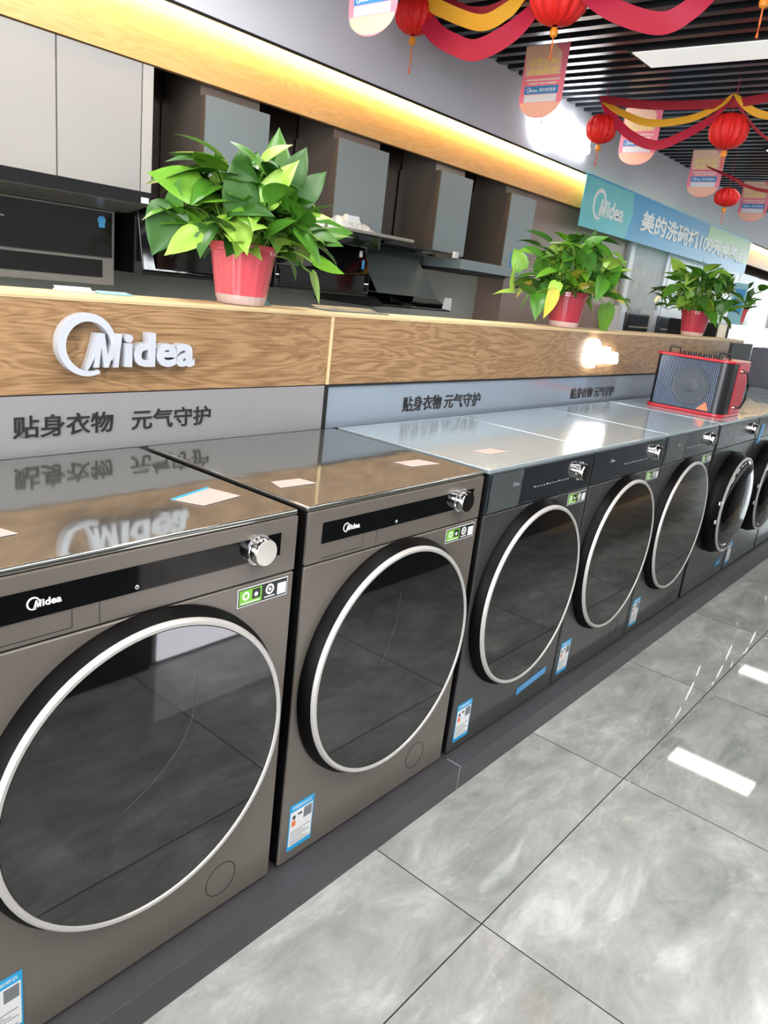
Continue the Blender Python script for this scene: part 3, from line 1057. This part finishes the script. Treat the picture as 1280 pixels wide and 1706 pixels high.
# small items on the ledge
def ledge_item(name, x0, x1, y0, y1, z1, m, label, cat, m2=None):
    t = thing(name, label, cat, ((x0 + x1) / 2, (y0 + y1) / 2, 1.1785))
    w, d = (x1 - x0) / 2, (y1 - y0) / 2
    MB().box(-w, w, -d, d, 0.0, 0.004).build('base', m, t, bevel=0.001)
    mb = MB()
    mb.add([(-w, 0.0, 0.004), (w, 0.0, 0.004), (w, d * 0.6, z1), (-w, d * 0.6, z1), (-w, 0.003, 0.004), (w, 0.003, 0.004), (w, d * 0.6 + 0.003, z1), (-w, d * 0.6 + 0.003, z1)],
           [(0, 1, 2, 3), (7, 6, 5, 4), (0, 4, 5, 1), (1, 5, 6, 2), (2, 6, 7, 3), (3, 7, 4, 0)])
    mb.build('face', m2 or m, t, smooth=False)
    return t


ledge_item('price_tag_holder', 0.080, 0.165, 0.665, 0.695, 0.010, 'paper', 'low white price tag holder on the ledge behind the silver logo', 'tag holder')
ledge_item('price_tag_holder', 0.172, 0.250, 0.650, 0.685, 0.006, 'poster_teal', 'pale blue tag lying right of the white tag holder on the ledge', 'tag holder')
ledge_item('price_tag_holder', 0.660, 0.700, 0.670, 0.695, 0.014, 'poster_teal', 'small pale blue tag just right of the nearest plant pot', 'tag holder')
ledge_item('glass_plate', 0.86, 1.13, 0.60, 0.70, 0.012, 'glass_grey', 'flat grey glass plate lying on the ledge near the oak joint', 'plate')

# ------------------------------------------------------------------ kitchen display behind
for x0, x1, lb in ((0.20, 0.998, 'white wall cabinet cut off by the left photo edge, above the big range hood'),
                   (1.003, 1.405, 'white wall cabinet right of the other one, beside the dark wall')):
    t = thing('wall_cabinet', lb, 'cabinet', (x0, 2.43, 1.53))
    MB().box(0, x1 - x0, 0.02, 0.33, 0, 0.565).build('body', 'white_lacquer_side', t, smooth=False)
    MB().box(0.001, x1 - x0 - 0.001, 0.0, 0.0195, 0.0, 0.565).build('door', 'white_lacquer', t, bevel=0.0015)
t = thing('filler_panel', 'narrow white upright panel at the right end of the white cabinets', 'panel', (1.41, 2.43, 1.515))
MB().box(0, 0.055, 0.0, 0.33, 0.0, 0.58).build('board', 'white_lacquer_side', t, smooth=False)

# hood 1
t = thing('range_hood', 'largest black range hood with grey frame below the white cabinets', 'range hood', (0.34, 2.10, 1.12), 'range hoods on the back wall')
MB().prism([(0.0, 0.355), (0.0, 0.405), (0.33, 0.409), (0.33, 0.32), (0.17, 0.322)], 0.0, 0.905, 'yz').build('canopy', 'steel', t, bevel=0.002)
MB().prism([(-0.006, 0.357), (-0.006, 0.408), (-0.0005, 0.408), (-0.0005, 0.357)], 0.0, 0.905, 'yz').build('control_glass', 'black_gloss', t, smooth=False)
MB().box(0.0, 0.86, 0.205, 0.64, 0.001, 0.3195).build('body', 'steel', t, bevel=0.003)
MB().box(0.0, 0.84, 0.193, 0.2045, 0.122, 0.312).build('front_glass', 'glass_dark', t, smooth=False)
MB().box(0.0, 0.80, 0.2008, 0.2048, 0.034, 0.108).build('air_inlet', 'groove', t, smooth=False)
mb = MB()
put_logo(mb, 0.33, 0.235, 0.014, fr_front(0.1925), 0.0005, 0.02)
mb.build('logo', 'dim_print', t, smooth=False)
mb = MB()
mb.lathe_y(0.79, 0.275, [(0.0001, 0.1905), (0.017, 0.1905), (0.019, 0.1925)], 20)
put_rect(mb, 0.776, 0.804, 0.245, 0.268, fr_front(0.1925), 0.001)
mb.build('blue_sticker', 'tape_blue', t, smooth=False)
mb = MB()
put_rect(mb, 0.855, 0.893, 0.362, 0.385, fr_front(-0.0065), 0.001)
mb.build('white_sticker', 'paper', t, smooth=False)

# hood 2 (behind the first plant)
t = thing('range_hood', 'black rounded range hood behind the largest plant', 'range hood', (1.25, 2.15, 1.185), 'range hoods on the back wall')
MB().prism([(0.0, 0.02), (0.015, 0.0), (0.60, 0.0), (0.60, 0.30), (0.06, 0.30)], 0.0, 0.72, 'yz').build('body', 'black_gloss', t, bevel=0.006)
MB().box(0.07, 0.70, -0.004, -0.0005, 0.035, 0.235).build('front_glass', 'glass_dark', t, smooth=False)
MB().box(0.0, 0.73, -0.03, 0.27, 0.300, 0.318).build('top_plate', 'black_gloss', t, bevel=0.003)

# hood 3
t = thing('range_hood', 'black range hood with pale steel shelf plate carrying a plastic bag', 'range hood', (1.99, 2.10, 1.185), 'range hoods on the back wall')
MB().prism([(0.0, 0.01), (0.012, 0.0), (0.65, 0.0), (0.65, 0.265), (0.05, 0.265), (0.0, 0.13)], 0.0, 0.735, 'yz').build('body', 'black_gloss', t, bevel=0.004)
MB().box(0.03, 0.69, -0.004, -0.0005, 0.02, 0.115).build('front_glass', 'glass_dark', t, smooth=False)
MB().box(0.07, 0.99, -0.10, 0.28, 0.334, 0.352).build('top_plate', 'steel', t, bevel=0.003)
MB().box(0.10, 0.73, -0.06, 0.28, 0.266, 0.333).build('upper_body', 'black_gloss', t, bevel=0.003)
mb = MB()
put_rect(mb, 0.66, 0.685, 0.215, 0.250, lambda u, v, n: (u, 0.028 - n, v), 0.001)
mb.m = 1
put_rect(mb, 0.665, 0.685, 0.150, 0.200, lambda u, v, n: (u, 0.006 - n, v), 0.001)
mb.build('sticker', ['paper', 'tape_blue'], t, smooth=False)
MB().box(0.740, 0.80, 0.10, 0.62, 0.0, 0.333).build('side_column', 'black_gloss', t, bevel=0.003)
# plastic bag on it
t = thing('plastic_bag', 'crumpled clear plastic bag lying on the steel shelf plate of a hood', 'bag', (2.52, 2.10, 1.5375))
mb = MB()
vs, fs = [], []
rn = random.Random(4)
for i in range(19):
    for j in range(11):
        a, b = i / 18, j / 10
        h = (math.sin(PI * a) ** 0.5) * (math.sin(PI * b) ** 0.5)
        vs.append((-0.14 + 0.30 * a, -0.06 + 0.16 * b, max(0.0, h * (0.085 - 0.045 * a) + h * rn.uniform(-0.014, 0.014))))
for i in range(18):
    for j in range(10):
        q = i * 11 + j
        fs.append((q, q + 11, q + 12, q + 1))
mb.add(vs, fs)
mb.build('crumpled_film', 'plastic_bag', t, ang=20)
mb = MB()
put_rect(mb, -0.09, 0.0, 0.03, 0.065, fr_front(-0.062), 0.001)
mb.build('bag_label', 'paper', t, smooth=False)

# hood 4: slanted glass hood with tray
t = thing('range_hood', 'dark glass range hood with tilted front and black tray, right of the steel plate', 'range hood', (2.885, 2.10, 1.125), 'range hoods on the back wall')
MB().prism([(0.10, 0.0), (0.0, 0.012), (0.0, 0.025), (0.12, 0.085), (0.60, 0.085), (0.60, 0.0)], 0.0, 0.70, 'yz').build('tray', 'black_gloss', t, bevel=0.003)
MB().box(-0.02, 0.70, 0.30, 0.64, 0.088, 0.375).build('body', 'glass_dark', t, bevel=0.003)
MB().prism([(0.06, 0.09), (0.29, 0.37), (0.297, 0.37), (0.067, 0.09)], 0.0, 0.60, 'yz').build('front_glass', 'glass_grey', t, smooth=False)
MB().box(0.0, 0.74, 0.05, 0.40, 0.376, 0.390).build('top_plate', 'black_gloss', t, bevel=0.002)
mb = MB()
mb.prism([(0.60, 0.03), (0.698, 0.02), (0.695, 0.10), (0.62, 0.10)], -0.0035, -0.0005, 'xz')
mb.build('white_sheet', 'paper', t, smooth=False)
MB().box(0.70, 0.74, 0.02, 0.045, 0.36, 0.40).build('white_clip', 'paper', t, bevel=0.002)
# hood 5: T shape
t = thing('range_hood', 'slim T-shaped steel range hood with pale front bar', 'range hood', (3.64, 2.10, 1.40), 'range hoods on the back wall')
MB().box(0.0, 0.90, 0.0, 0.40, 0.02, 0.085).build('canopy', 'steel_pale', t, bevel=0.003)
MB().box(0.01, 0.60, 0.01, 0.38, 0.0, 0.0195).build('filter', 'groove', t, smooth=False)
t = thing('price_sign', 'small dark blue sign standing on the slim steel hood', 'sign', (4.45, 2.16, 1.4855))
MB().box(-0.10, 0.12, 0.0, 0.006, 0.0, 0.10).build('board', 'card_blue', t, smooth=False)
mb = MB()
put_text(mb, '热水器', -0.08, 0.035, 0.16, 0.04, fr_front(-0.0005), 0.001, 0.01)
mb.build('lettering', 'paper', t, smooth=False)

# chimneys: front face at y = 2.40
for i, (x0, x1, lb, pale) in enumerate(((1.741, 2.149, 'grey hood chimney behind the top of the largest plant', 1), (2.685, 3.133, 'pale steel hood chimney above the plastic bag', 1),
                                  (3.699, 4.080, 'pale steel hood chimney right of the one above the plastic bag', 1), (4.623, 5.000, 'pale steel hood chimney above the small blue sign', 1))):
    zb = 1.5385 if i == 1 else (1.487 if i == 3 else 1.52)
    t = thing('hood_chimney', lb, 'chimney', (x0, 2.40, zb), 'hood chimneys under the wooden valance')
    MB().box(0, x1 - x0, 0.0, 0.008, 0, 2.045 - zb).build('front_plate', 'steel_pale', t, smooth=False)
    MB().box(0, x1 - x0, 0.009, 0.37, 0, 2.045 - zb).build('duct_cover', 'steel_brown', t, smooth=False)  # brown colour stands in for what the metal sides reflect
    MB().box(0.015, x1 - x0 - 0.015, 0.07, 0.37, 2.0455 - zb, 2.34 - zb).build('upper_section', 'steel_brown', t, smooth=False)

# upright strips standing in for metallic reflections in the dark wall
for i, x0 in enumerate((2.22, 3.24, 4.20)):
    o = MB().box(x0, x0 + 0.12, 2.74, 2.777, 1.51, 2.34).build('trim_%d' % (i + 2), 'steel_brown', smooth=False)
    struct(o)

# ------------------------------------------------------------------ far end of the shop
t = thing('banner', 'long blue-green cloth banner hanging from the far end of the bulkhead', 'banner', (5.645, 2.33, 1.94))
BL = 5.05
MB().box(0, BL, 0, 0.004, 0, 0.418).build('cloth', 'banner_blue', t, smooth=False)
mb = MB()
mb.prism([(0.0, 0.0), (0.98, 0.0), (1.08, 0.22), (1.02, 0.418), (0.0, 0.418)], -0.002, -0.0005, 'xz')
mb.build('green_end', 'banner_cyan', t, smooth=False)
mb = MB()
mb.prism([(3.3, 0.20), (BL, 0.12), (BL, 0.418), (3.3, 0.418)], -0.002, -0.0005, 'xz')
mb.build('pale_patch', 'banner_green', t, smooth=False)
mb = MB()
put_logo(mb, 0.20, 0.09, 0.26, fr_front(-0.0025), 0.002, 0.03)
mb.build('banner_logo', 'banner_text', t, smooth=False)
mb = MB()
put_text(mb, '美的洗碗机100天免费用', 1.30, 0.11, 3.55, 0.20, fr_front(-0.0025), 0.002, 0.03)
mb.build('lettering', 'banner_text', t, smooth=False)
MB().tube([(0, -0.002, 0.42), (BL, -0.002, 0.42)], 0.008, 8).build('rod', 'banner_blue', t)

t = thing('poster_board', 'tall grey-white poster board beyond the rose wall, under the banner', 'poster', (7.16, 2.48, FZ + 0.001))
MB().box(0, 1.12, 0.0, 0.30, 0, 2.06).build('board', 'poster_grey', t, smooth=False)
MB().box(0.0, 0.10, -0.02, -0.001, 0, 2.06).build('frame', 'cabinet_white', t, smooth=False)
MB().box(1.04, 1.12, -0.02, -0.001, 0, 2.06).build('frame', 'cabinet_white', t, smooth=False)
mb = MB()
for k, wdt in enumerate((0.6, 0.7)):
    put_text(mb, '智慧生活' if k == 0 else '美好家电', 0.24, 1.72 - k * 0.13, wdt, 0.09, fr_front(-0.001), 0.001, 0.01)
mb.build('lettering', 'paper', t, smooth=False)
t = thing('tall_cabinet', 'pale blue-white tall cabinet wall beyond the poster board', 'cabinet', (8.32, 2.48, FZ + 0.001))
MB().box(0, 3.6, 0.0, 0.29, 0, 2.06).build('body', 'cabinet_white', t, smooth=False)
for k in range(4):
    MB().box(0.01 + 0.9 * k, 0.89 + 0.9 * k, -0.012, -0.0005, 0.9, 2.055).build('door', 'cabinet_white', t, bevel=0.002)
for i, (x0, x1, lb) in enumerate(((6.93, 7.55, 'black built-in oven left of the farther one, just above the ledge'), (7.80, 8.35, 'black built-in oven right of the other one, beside a plant pot'))):
    t = thing('oven', lb, 'oven', (x0, 2.28, 1.0), 'black ovens beyond the ledge')
    MB().box(0, x1 - x0, 0.0, 0.16, -0.2, 0.27).build('body', 'dark_appliance', t, bevel=0.004)
    MB().box(0.04, x1 - x0 - 0.06, -0.006, -0.0005, 0.17, 0.25).build('control_panel', 'black_gloss', t, smooth=False)
    MB().tube([(0.06, -0.03, 0.13), (x1 - x0 - 0.06, -0.03, 0.13)], 0.01, 8).build('handle', 'steel', t)
    t2 = thing('oven_stand', 'white stand holding the black oven ' + ('farther left' if i == 0 else 'farther right'), 'stand', (x0 - 0.12, 2.29, FZ + 0.001))
    MB().box(0, x1 - x0 + 0.2, 0.0, 0.155, 0, 0.875).build('body', 'cabinet_white', t2, bevel=0.003)
    MB().box(0, 0.11, 0.0, 0.155, 0.876, 1.40).build('side_panel', 'cabinet_white', t2, smooth=False)
t = thing('display_island', 'far display island with a pale glowing light box beyond the partition end', 'display island', (7.35, 1.50, FZ + 0.001))
MB().box(0.34, 6.5, 0.02, 0.49, 0, 1.355).build('body', 'cabinet_white', t, smooth=False)
MB().box(0.42, 6.5, 0.0, 0.018, 1.05, 1.345).build('light_box', 'light_box', t, smooth=False)
MB().box(0.05, 0.33, 0.0, 0.49, 0, 1.34).build('end_panel', 'oak_light', t, smooth=False)
MB().box(0.0, 0.045, 0.0, 0.49, 0, 1.345).build('trim_panel', 'groove', t, smooth=False)
MB().box(0.335, 0.415, -0.001, 0.018, 0.6, 1.345).build('trim_panel', 'groove', t, smooth=False)
plant(9.0, 1.80, 1.277, 'leafy plant at the right photo edge on the far light-box island', 31, 0.42, 0.34, 46, liner='pot_liner', scale=1.2)
t = thing('info_card', 'upright pale teal information card in front of the far right plant', 'card', (7.95, 1.60, 1.277), rz=-0.5)
MB().box(0.0, 0.19, 0.0, 0.012, 0, 0.42).build('board', 'poster_teal', t, bevel=0.002)
MB().box(0.03, 0.16, -0.002, -0.0005, 0.12, 0.36).build('print', 'card_blue', t, smooth=False)
t = thing('computer_monitor', 'dark screen on a stand behind the red speaker', 'monitor', (4.45, 0.44, 0.8505))
MB().box(-0.18, 0.26, 0.0, 0.02, 0.10, 0.315).build('screen', 'screen', t, bevel=0.003)
MB().box(-0.01, 0.03, 0.01, 0.03, 0.008, 0.14).build('neck', 'dark_appliance', t, smooth=False)
MB().box(-0.07, 0.09, -0.04, 0.07, 0.0, 0.009).build('base', 'dark_appliance', t, smooth=False)
t = thing('cardboard_display', 'dark grey upright display box at the right photo edge, past the monitor', 'display box', (5.9, 0.35, FZ + 0.001))
MB().box(0, 0.4, 0, 0.4, 0, 1.20).build('box', 'dark_box', t, bevel=0.01)

# ------------------------------------------------------------------ ceiling lights
def lamp(x0, x1, y0, y1, m, label):
    t = thing('ceiling_panel_light', label, 'ceiling light', ((x0 + x1) / 2, (y0 + y1) / 2, CZ), 'panel lights in the slatted ceiling')
    w, d = (x1 - x0) / 2, (y1 - y0) / 2
    MB().box(-w - 0.025, w + 0.025, -d - 0.025, d + 0.025, -0.012, -0.0005).build('frame', 'ceiling_black', t, smooth=False)
    MB().box(-w, w, -d, d, -0.018, -0.0125).build('diffuser', m, t, smooth=False)


lamp(4.11, 4.42, 0.18, 1.38, 'lamp_dim', 'dim white ceiling panel light right of the near lantern')
lamp(6.42, 6.70, -0.05, 0.72, 'lamp_on', 'bright ceiling panel light mirrored in the floor tiles')
lamp(9.15, 9.40, 0.00, 0.80, 'lamp_on', 'farther bright ceiling panel light mirrored in the floor')
lamp(7.0, 7.3, 0.9, 1.32, 'lamp_on', 'small bright ceiling light at the right photo edge')
for x, y in ((-2.0, -0.6), (-0.6, -0.7), (0.8, -0.7), (-0.6, -1.95), (0.7, -1.95)):  # unseen panels added to light the floor and machines from above
    lamp(x, x + 0.3, y - 0.6, y + 0.6, 'lamp_added', 'added unseen ceiling panel light near the camera')
for x, y in ((0.1, 1.35), (1.25, 1.25)):  # unseen panels added to brighten the backsplash and bulkhead
    lamp(x, x + 0.3, y - 0.5, y + 0.5, 'lamp_added', 'added unseen ceiling panel light above the kitchen display')
for x in (2.2, 4.0, 5.8, 7.6, 9.4):  # unseen panels added to light the farther part of the aisle
    lamp(x, x + 1.2, -2.48, -2.18, 'lamp_added', 'added unseen ceiling panel light above the opposite side of the aisle')

# ------------------------------------------------------------------ lanterns
def lantern(x, y, z, r, label, tass=0.20, squash=0.92, drop=None):
    t = thing('paper_lantern', label, 'lantern', (x, y, z), 'red honeycomb paper lanterns')
    mb = MB()
    prof = []
    for k in range(15):
        a = -PI / 2 + PI * k / 14
        prof.append((max(0.012, r * math.cos(a) ** 0.85 if math.cos(a) > 0 else 0.012), r * squash * math.sin(a)))
    mb.lathe_z(0, 0, prof, 112, lambda a, zz: 1 + 0.055 * math.cos(a * 14) * (1 if abs(zz) < r * 0.85 else 0.3) + 0.03 * math.sin(zz * 95 + 3 * math.sin(a * 7)))
    mb.build('paper_globe', 'lantern_red', t, ang=80)
    bz = -r * squash
    MB().lathe_z(0, 0, [(0.001, bz - 0.055), (0.017, bz - 0.045), (0.021, bz - 0.030), (0.015, bz - 0.012), (0.002, bz - 0.004)], 14).build('bead', 'lantern_gold', t)
    MB().tube([(0, 0, bz - 0.05), (0.004, 0.0, bz - 0.05 - tass * 0.5), (0.002, 0, bz - 0.05 - tass)], [0.003, 0.005, 0.007], 6).build('tassel', 'tassel', t)
    top = (drop if drop is not None else CZ - z)
    MB().tube([(0, 0, r * squash * 0.95), (0, 0, top)], 0.002, 5).build('string', 'crepe_red', t)
    return t


lantern(2.9, 2.12, 2.70, 0.105, 'red paper lantern half hidden behind the nearest hanging card', 0.14)
lantern(2.9, 1.225, 2.69, 0.138, 'large red paper lantern at the top edge above the second hanging card', 0.10)
lantern(4.8, 1.845, 2.515, 0.105, 'red paper lantern left end of the second garland, near the glowing bulkhead logo', 0.10)
lantern(4.8, 0.935, 2.478, 0.118, 'red paper lantern at the middle peak of the second garland, above the fourth card', 0.06)
lantern(6.8, 1.51, 2.36, 0.105, 'small dark red lantern between the two farthest hanging cards', 0.09, squash=0.75)
lantern(2.9, 0.255, 2.69, 0.115, 'red paper lantern at the top right photo corner, only bead and tassel showing', 0.11)


# ------------------------------------------------------------------ streamers
def ribbon(pts, w, m, label, tw=0.5, twist=1.4):
    """crepe ribbon through points, smooth, partly twisted"""
    P = [Vector(p) for p in pts]
    o0 = P[0].copy()
    dense = []
    n = len(P)
    for i in range(n - 1):
        p0, p1, p2, p3 = P[max(i - 1, 0)], P[i], P[i + 1], P[min(i + 2, n - 1)]
        for k in range(8):
            t = k / 8
            dense.append(0.5 * ((2 * p1) + (-p0 + p2) * t + (2 * p0 - 5 * p1 + 4 * p2 - p3) * t * t + (-p0 + 3 * p1 - 3 * p2 + p3) * t ** 3))
    dense.append(P[-1])
    vs = []
    N_ = len(dense)
    for i, p in enumerate(dense):
        tg = (dense[min(i + 1, N_ - 1)] - dense[max(i - 1, 0)]).normalized()
        a = tw + twist * math.sin(i / N_ * PI)
        side = Vector((1, 0, 0))
        up = tg.cross(side).normalized()
        dv = side * math.cos(a) + up * math.sin(a)
        c = 0.55 + 0.45 * math.sin(min(1, i / N_ * 6, (N_ - i) / N_ * 6) * PI / 2)
        for s, th in ((-0.5, 0), (0, 0.004), (0.5, 0), (0.5, 0.0012), (0, 0.0052), (-0.5, 0.0012)):
            vs.append(p - o0 + dv * (s * w * c) + tg.cross(dv) * th)
    fs = []
    for i in range(N_ - 1):
        for k in range(6):
            l = (k + 1) % 6
            fs.append((i * 6 + k, i * 6 + l, (i + 1) * 6 + l, (i + 1) * 6 + k))
    fs += [tuple(range(6)), tuple(range(len(vs) - 1, len(vs) - 7, -1))]
    mb = MB()
    mb.add(vs, fs)
    o = mb.build('paper_streamer', m, ang=50)
    o.location = o0
    tag(o, label, 'streamer', 'crepe paper streamers')
    return o


X1, X2 = 2.9, 4.8
ribbon([(X1, 2.09, 2.79), (X1, 2.046, 2.766), (X1, 1.943, 2.712), (X1, 1.674, 2.620), (X1, 1.517, 2.658), (X1, 1.433, 2.717), (X1, 1.30, 2.79)], 0.075, 'crepe_yellow', 'yellow streamer sagging between the two nearest lanterns')
ribbon([(X1, 2.12, 2.79), (X1, 1.980, 2.615), (X1, 1.82, 2.53), (X1, 1.671, 2.494), (X1, 1.480, 2.555), (X1, 1.344, 2.660), (X1, 1.26, 2.79)], 0.10, 'crepe_red', 'wide crimson streamer hanging lowest between the two nearest lanterns', 0.3, 1.6)
ribbon([(X1 + 0.1, 2.0, 2.79), (X1 + 0.1, 1.85, 2.71), (X1 + 0.1, 1.70, 2.690), (X1 + 0.1, 1.55, 2.725), (X1 + 0.1, 1.42, 2.79)], 0.08, 'crepe_dark', 'short dark red streamer at the top edge above the yellow one')
ribbon([(X1, 1.18, 2.79), (X1, 1.075, 2.685), (X1, 0.903, 2.588), (X1, 0.687, 2.520), (X1, 0.561, 2.562), (X1, 0.448, 2.65), (X1, 0.30, 2.79)], 0.09, 'crepe_red', 'crimson streamer sagging at the top right, right of the large lantern', 0.1, 1.8)
ribbon([(X2, 1.90, 2.72), (X2, 1.658, 2.675), (X2, 1.393, 2.650), (X2, 0.96, 2.645), (X2, 0.736, 2.668), (X2, 0.3, 2.72)], 0.06, 'crepe_dark', 'nearly straight dark red streamer along the top of the second garland', 1.2, 0.2)
ribbon([(X2, 1.88, 2.70), (X2, 1.691, 2.608), (X2, 1.478, 2.543), (X2, 1.209, 2.561), (X2, 1.029, 2.637), (X2, 0.955, 2.70)], 0.05, 'crepe_yellow', 'yellow streamer crossing the third hanging card', 0.6, 0.8)
ribbon([(X2, 1.88, 2.71), (X2, 1.778, 2.592), (X2, 1.616, 2.470), (X2, 1.416, 2.400), (X2, 1.227, 2.461), (X2, 1.051, 2.566), (X2, 0.955, 2.70)], 0.065, 'crepe_red', 'crimson streamer hanging low across the third hanging card', 0.5, 1.0)
ribbon([(X2, 0.95, 2.70), (X2, 0.832, 2.605), (X2, 0.712, 2.562), (X2, 0.45, 2.53), (X2, 0.2, 2.60)], 0.045, 'crepe_yellow', 'yellow streamer leaving the right photo edge from the garland peak')
ribbon([(X2, 0.95, 2.70), (X2, 0.863, 2.578), (X2, 0.679, 2.425), (X2, 0.4, 2.33), (X2, 0.2, 2.36)], 0.018, 'crepe_dark', 'thin twisted streamer dropping to the right photo edge')
ribbon([(6.8, 1.75, 2.62), (6.8, 1.462, 2.505), (6.8, 1.386, 2.466), (6.8, 1.173, 2.420), (6.8, 0.9, 2.46), (6.8, 0.7, 2.6)], 0.03, 'crepe_dark', 'thin dark streamer in front of the farthest hanging card')


# ------------------------------------------------------------------ hanging cards
def card(x, label, yL=1.905, zt=2.76):
    W, H = 0.30, 0.405
    t = thing('hanging_card', label, 'hanging card', (x, yL, zt), 'pink arched cards hanging from the ceiling')
    fr = lambda u, v, n: (-n, -u, v)                 # faces the camera side, u to the right
    def shape(u0, u1, v0, v1, n0, th, arch=True):
        pts = [(u0, v1), (u1, v1)]
        if arch:
            cx, rx, ry = (u0 + u1) / 2, (u1 - u0) / 2, 0.115
            pts += [(cx + rx * math.cos(a), v0 + ry + ry * math.sin(a)) for a in [-PI * k / 18 for k in range(19)]]
        else:
            pts += [(u1, v0), (u0, v0)]
        n = len(pts)
        vs = [fr(a, b, n0) for a, b in pts] + [fr(a, b, n0 + th) for a, b in pts]
        fs = [tuple(range(n)), tuple(range(2 * n - 1, n - 1, -1))] + [(i, (i + 1) % n, (i + 1) % n + n, i + n) for i in range(n)]
        return vs, fs
    mb = MB(); mb.add(*shape(0, W, -H, 0, 0, 0.001)); mb.build('card_sheet', 'card_pink', t, smooth=False)
    mb = MB()
    pts = [(0.0, 0.0), (0.205, 0.0), (0.255, -0.05), (0.262, -0.165), (0.02, -0.165)]
    n = len(pts)
    vs = [fr(a, b, 0.0012) for a, b in pts] + [fr(a, b, 0.0016) for a, b in pts]
    mb.add(vs, [tuple(range(n)), tuple(range(2 * n - 1, n - 1, -1))] + [(i, (i + 1) % n, (i + 1) % n + n, i + n) for i in range(n)])
    mb.build('beige_field', 'card_beige', t, smooth=False)
    mb = MB()
    pts = [(0.012, -0.318), (0.288, -0.318)] + [(0.15 + 0.138 * math.cos(a), -0.325 + 0.073 * math.sin(a)) for a in [-PI * k / 16 for k in range(17)]]
    n = len(pts)
    vs = [fr(a, b, 0.0012) for a, b in pts] + [fr(a, b, 0.0016) for a, b in pts]
    mb.add(vs, [tuple(range(n)), tuple(range(2 * n - 1, n - 1, -1))])
    mb.build('peach_foot', 'card_peach', t, smooth=False)
    f = lambda k: (lambda u, v, nn: fr(u, v, k + nn))
    mb = MB()
    put_text(mb, '钜惠全城', 0.03, -0.115, 0.20, 0.042, f(0.0018), 0.001, 0.02, 0.2)
    put_text(mb, '开业钜惠', 0.035, -0.168, 0.20, 0.044, f(0.0018), 0.001, 0.03, 0.2)
    mb.build('gold_lettering', 'card_gold', t, smooth=False)
    mb = MB()
    put_rect(mb, 0.035, 0.265, -0.196, -0.186, f(0.0012), 0.0004)
    put_rect(mb, 0.055, 0.12, -0.215, -0.206, f(0.0012), 0.0004)
    put_rect(mb, 0.13, 0.17, -0.215, -0.206, f(0.0012), 0.0004)
    put_rect(mb, 0.18, 0.245, -0.215, -0.206, f(0.0012), 0.0004)
    mb.build('small_print', 'card_text_pale', t, smooth=False)
    mb = MB(); put_rect(mb, 0.03, 0.265, -0.270, -0.225, f(0.0012), 0.0004)
    bb = mb.build('blue_band', 'card_blue', t, smooth=False)
    mb = MB()
    put_logo(mb, 0.045, -0.262, 0.030, f(0.0018), 0.0006, 0.02)
    put_text(mb, '美的智慧家', 0.135, -0.258, 0.115, 0.020, f(0.0018), 0.0006, 0.01)
    mb.build('band_lettering', 'card_white', bb, smooth=False)
    mb = MB(); put_rect(mb, 0.035, 0.260, -0.315, -0.273, f(0.0012), 0.0004); mb.build('white_box', 'card_white', t, smooth=False)
    MB().tube([(0, -0.02, 0), (0, -0.02, CZ - zt)], 0.001, 4).build('string', 'crepe_red', t)
    MB().tube([(0, -0.28, 0), (0, -0.28, CZ - zt)], 0.001, 4).build('string', 'crepe_red', t)


for x, lb in ((2.16, 'nearest pink hanging card, cut off by the top edge of the photo'), (3.744, 'pink hanging card in front of the glowing bulkhead logo'),
              (5.266, 'pink hanging card crossed by yellow and crimson streamers'), (6.816, 'pink hanging card below the middle lantern of the second garland'),
              (8.45, 'farthest pink hanging card at the right photo edge')):
    card(x, lb)

t = thing('hanging_logo_sign', 'lit white logo lettering hanging across the aisle, mirrored on the floor tiles', 'sign', (4.02, -1.10, 2.52))
mb = MB()
mb.X = None
put_logo(mb, 0, 0, 0.27, lambda u, v, n: (-u, n + 0.011, v), 0.02)
mb.build('letters', 'sign_glow', t, smooth=False)
MB().box(-0.72, 0.02, 0.0, 0.01, -0.02, 0.2795).build('backing_board', 'groove', t, smooth=False)

# ------------------------------------------------------------------ opposite side of the aisle (seen only in reflections)
t = thing('opposite_display', 'long black display island across the aisle, seen mirrored in the door glass', 'display island', (-3.0, -1.12, FZ + 0.001))
MB().box(0, 3.58, -0.6, 0, 0, 0.72).build('body', 'black_gloss', t, bevel=0.003)
MB().box(4.3, 12.0, -0.6, 0, 0, 0.72).build('body', 'dark_appliance', t, bevel=0.003)
t = thing('floor_light_box', 'low pale lit box across the aisle, mirrored at the top of the nearest door glass', 'light box', (0.60, -1.14, FZ + 0.001))
MB().box(0, 0.60, -0.25, 0, 0, 0.24).build('housing', 'white_lacquer', t, bevel=0.004)
MB().box(0.02, 0.59, 0.0005, 0.006, 0.012, 0.23).build('lit_front', 'box_glow', t, smooth=False)
struct(MB().box(17.51, 17.6, -4.6, 2.9, FZ, 2.98).build('wall_right', 'wall_grey', smooth=False))
struct(MB().box(-6, 17.5, -4.7, -4.6, FZ, 2.98).build('wall_front', 'wall_grey', smooth=False))
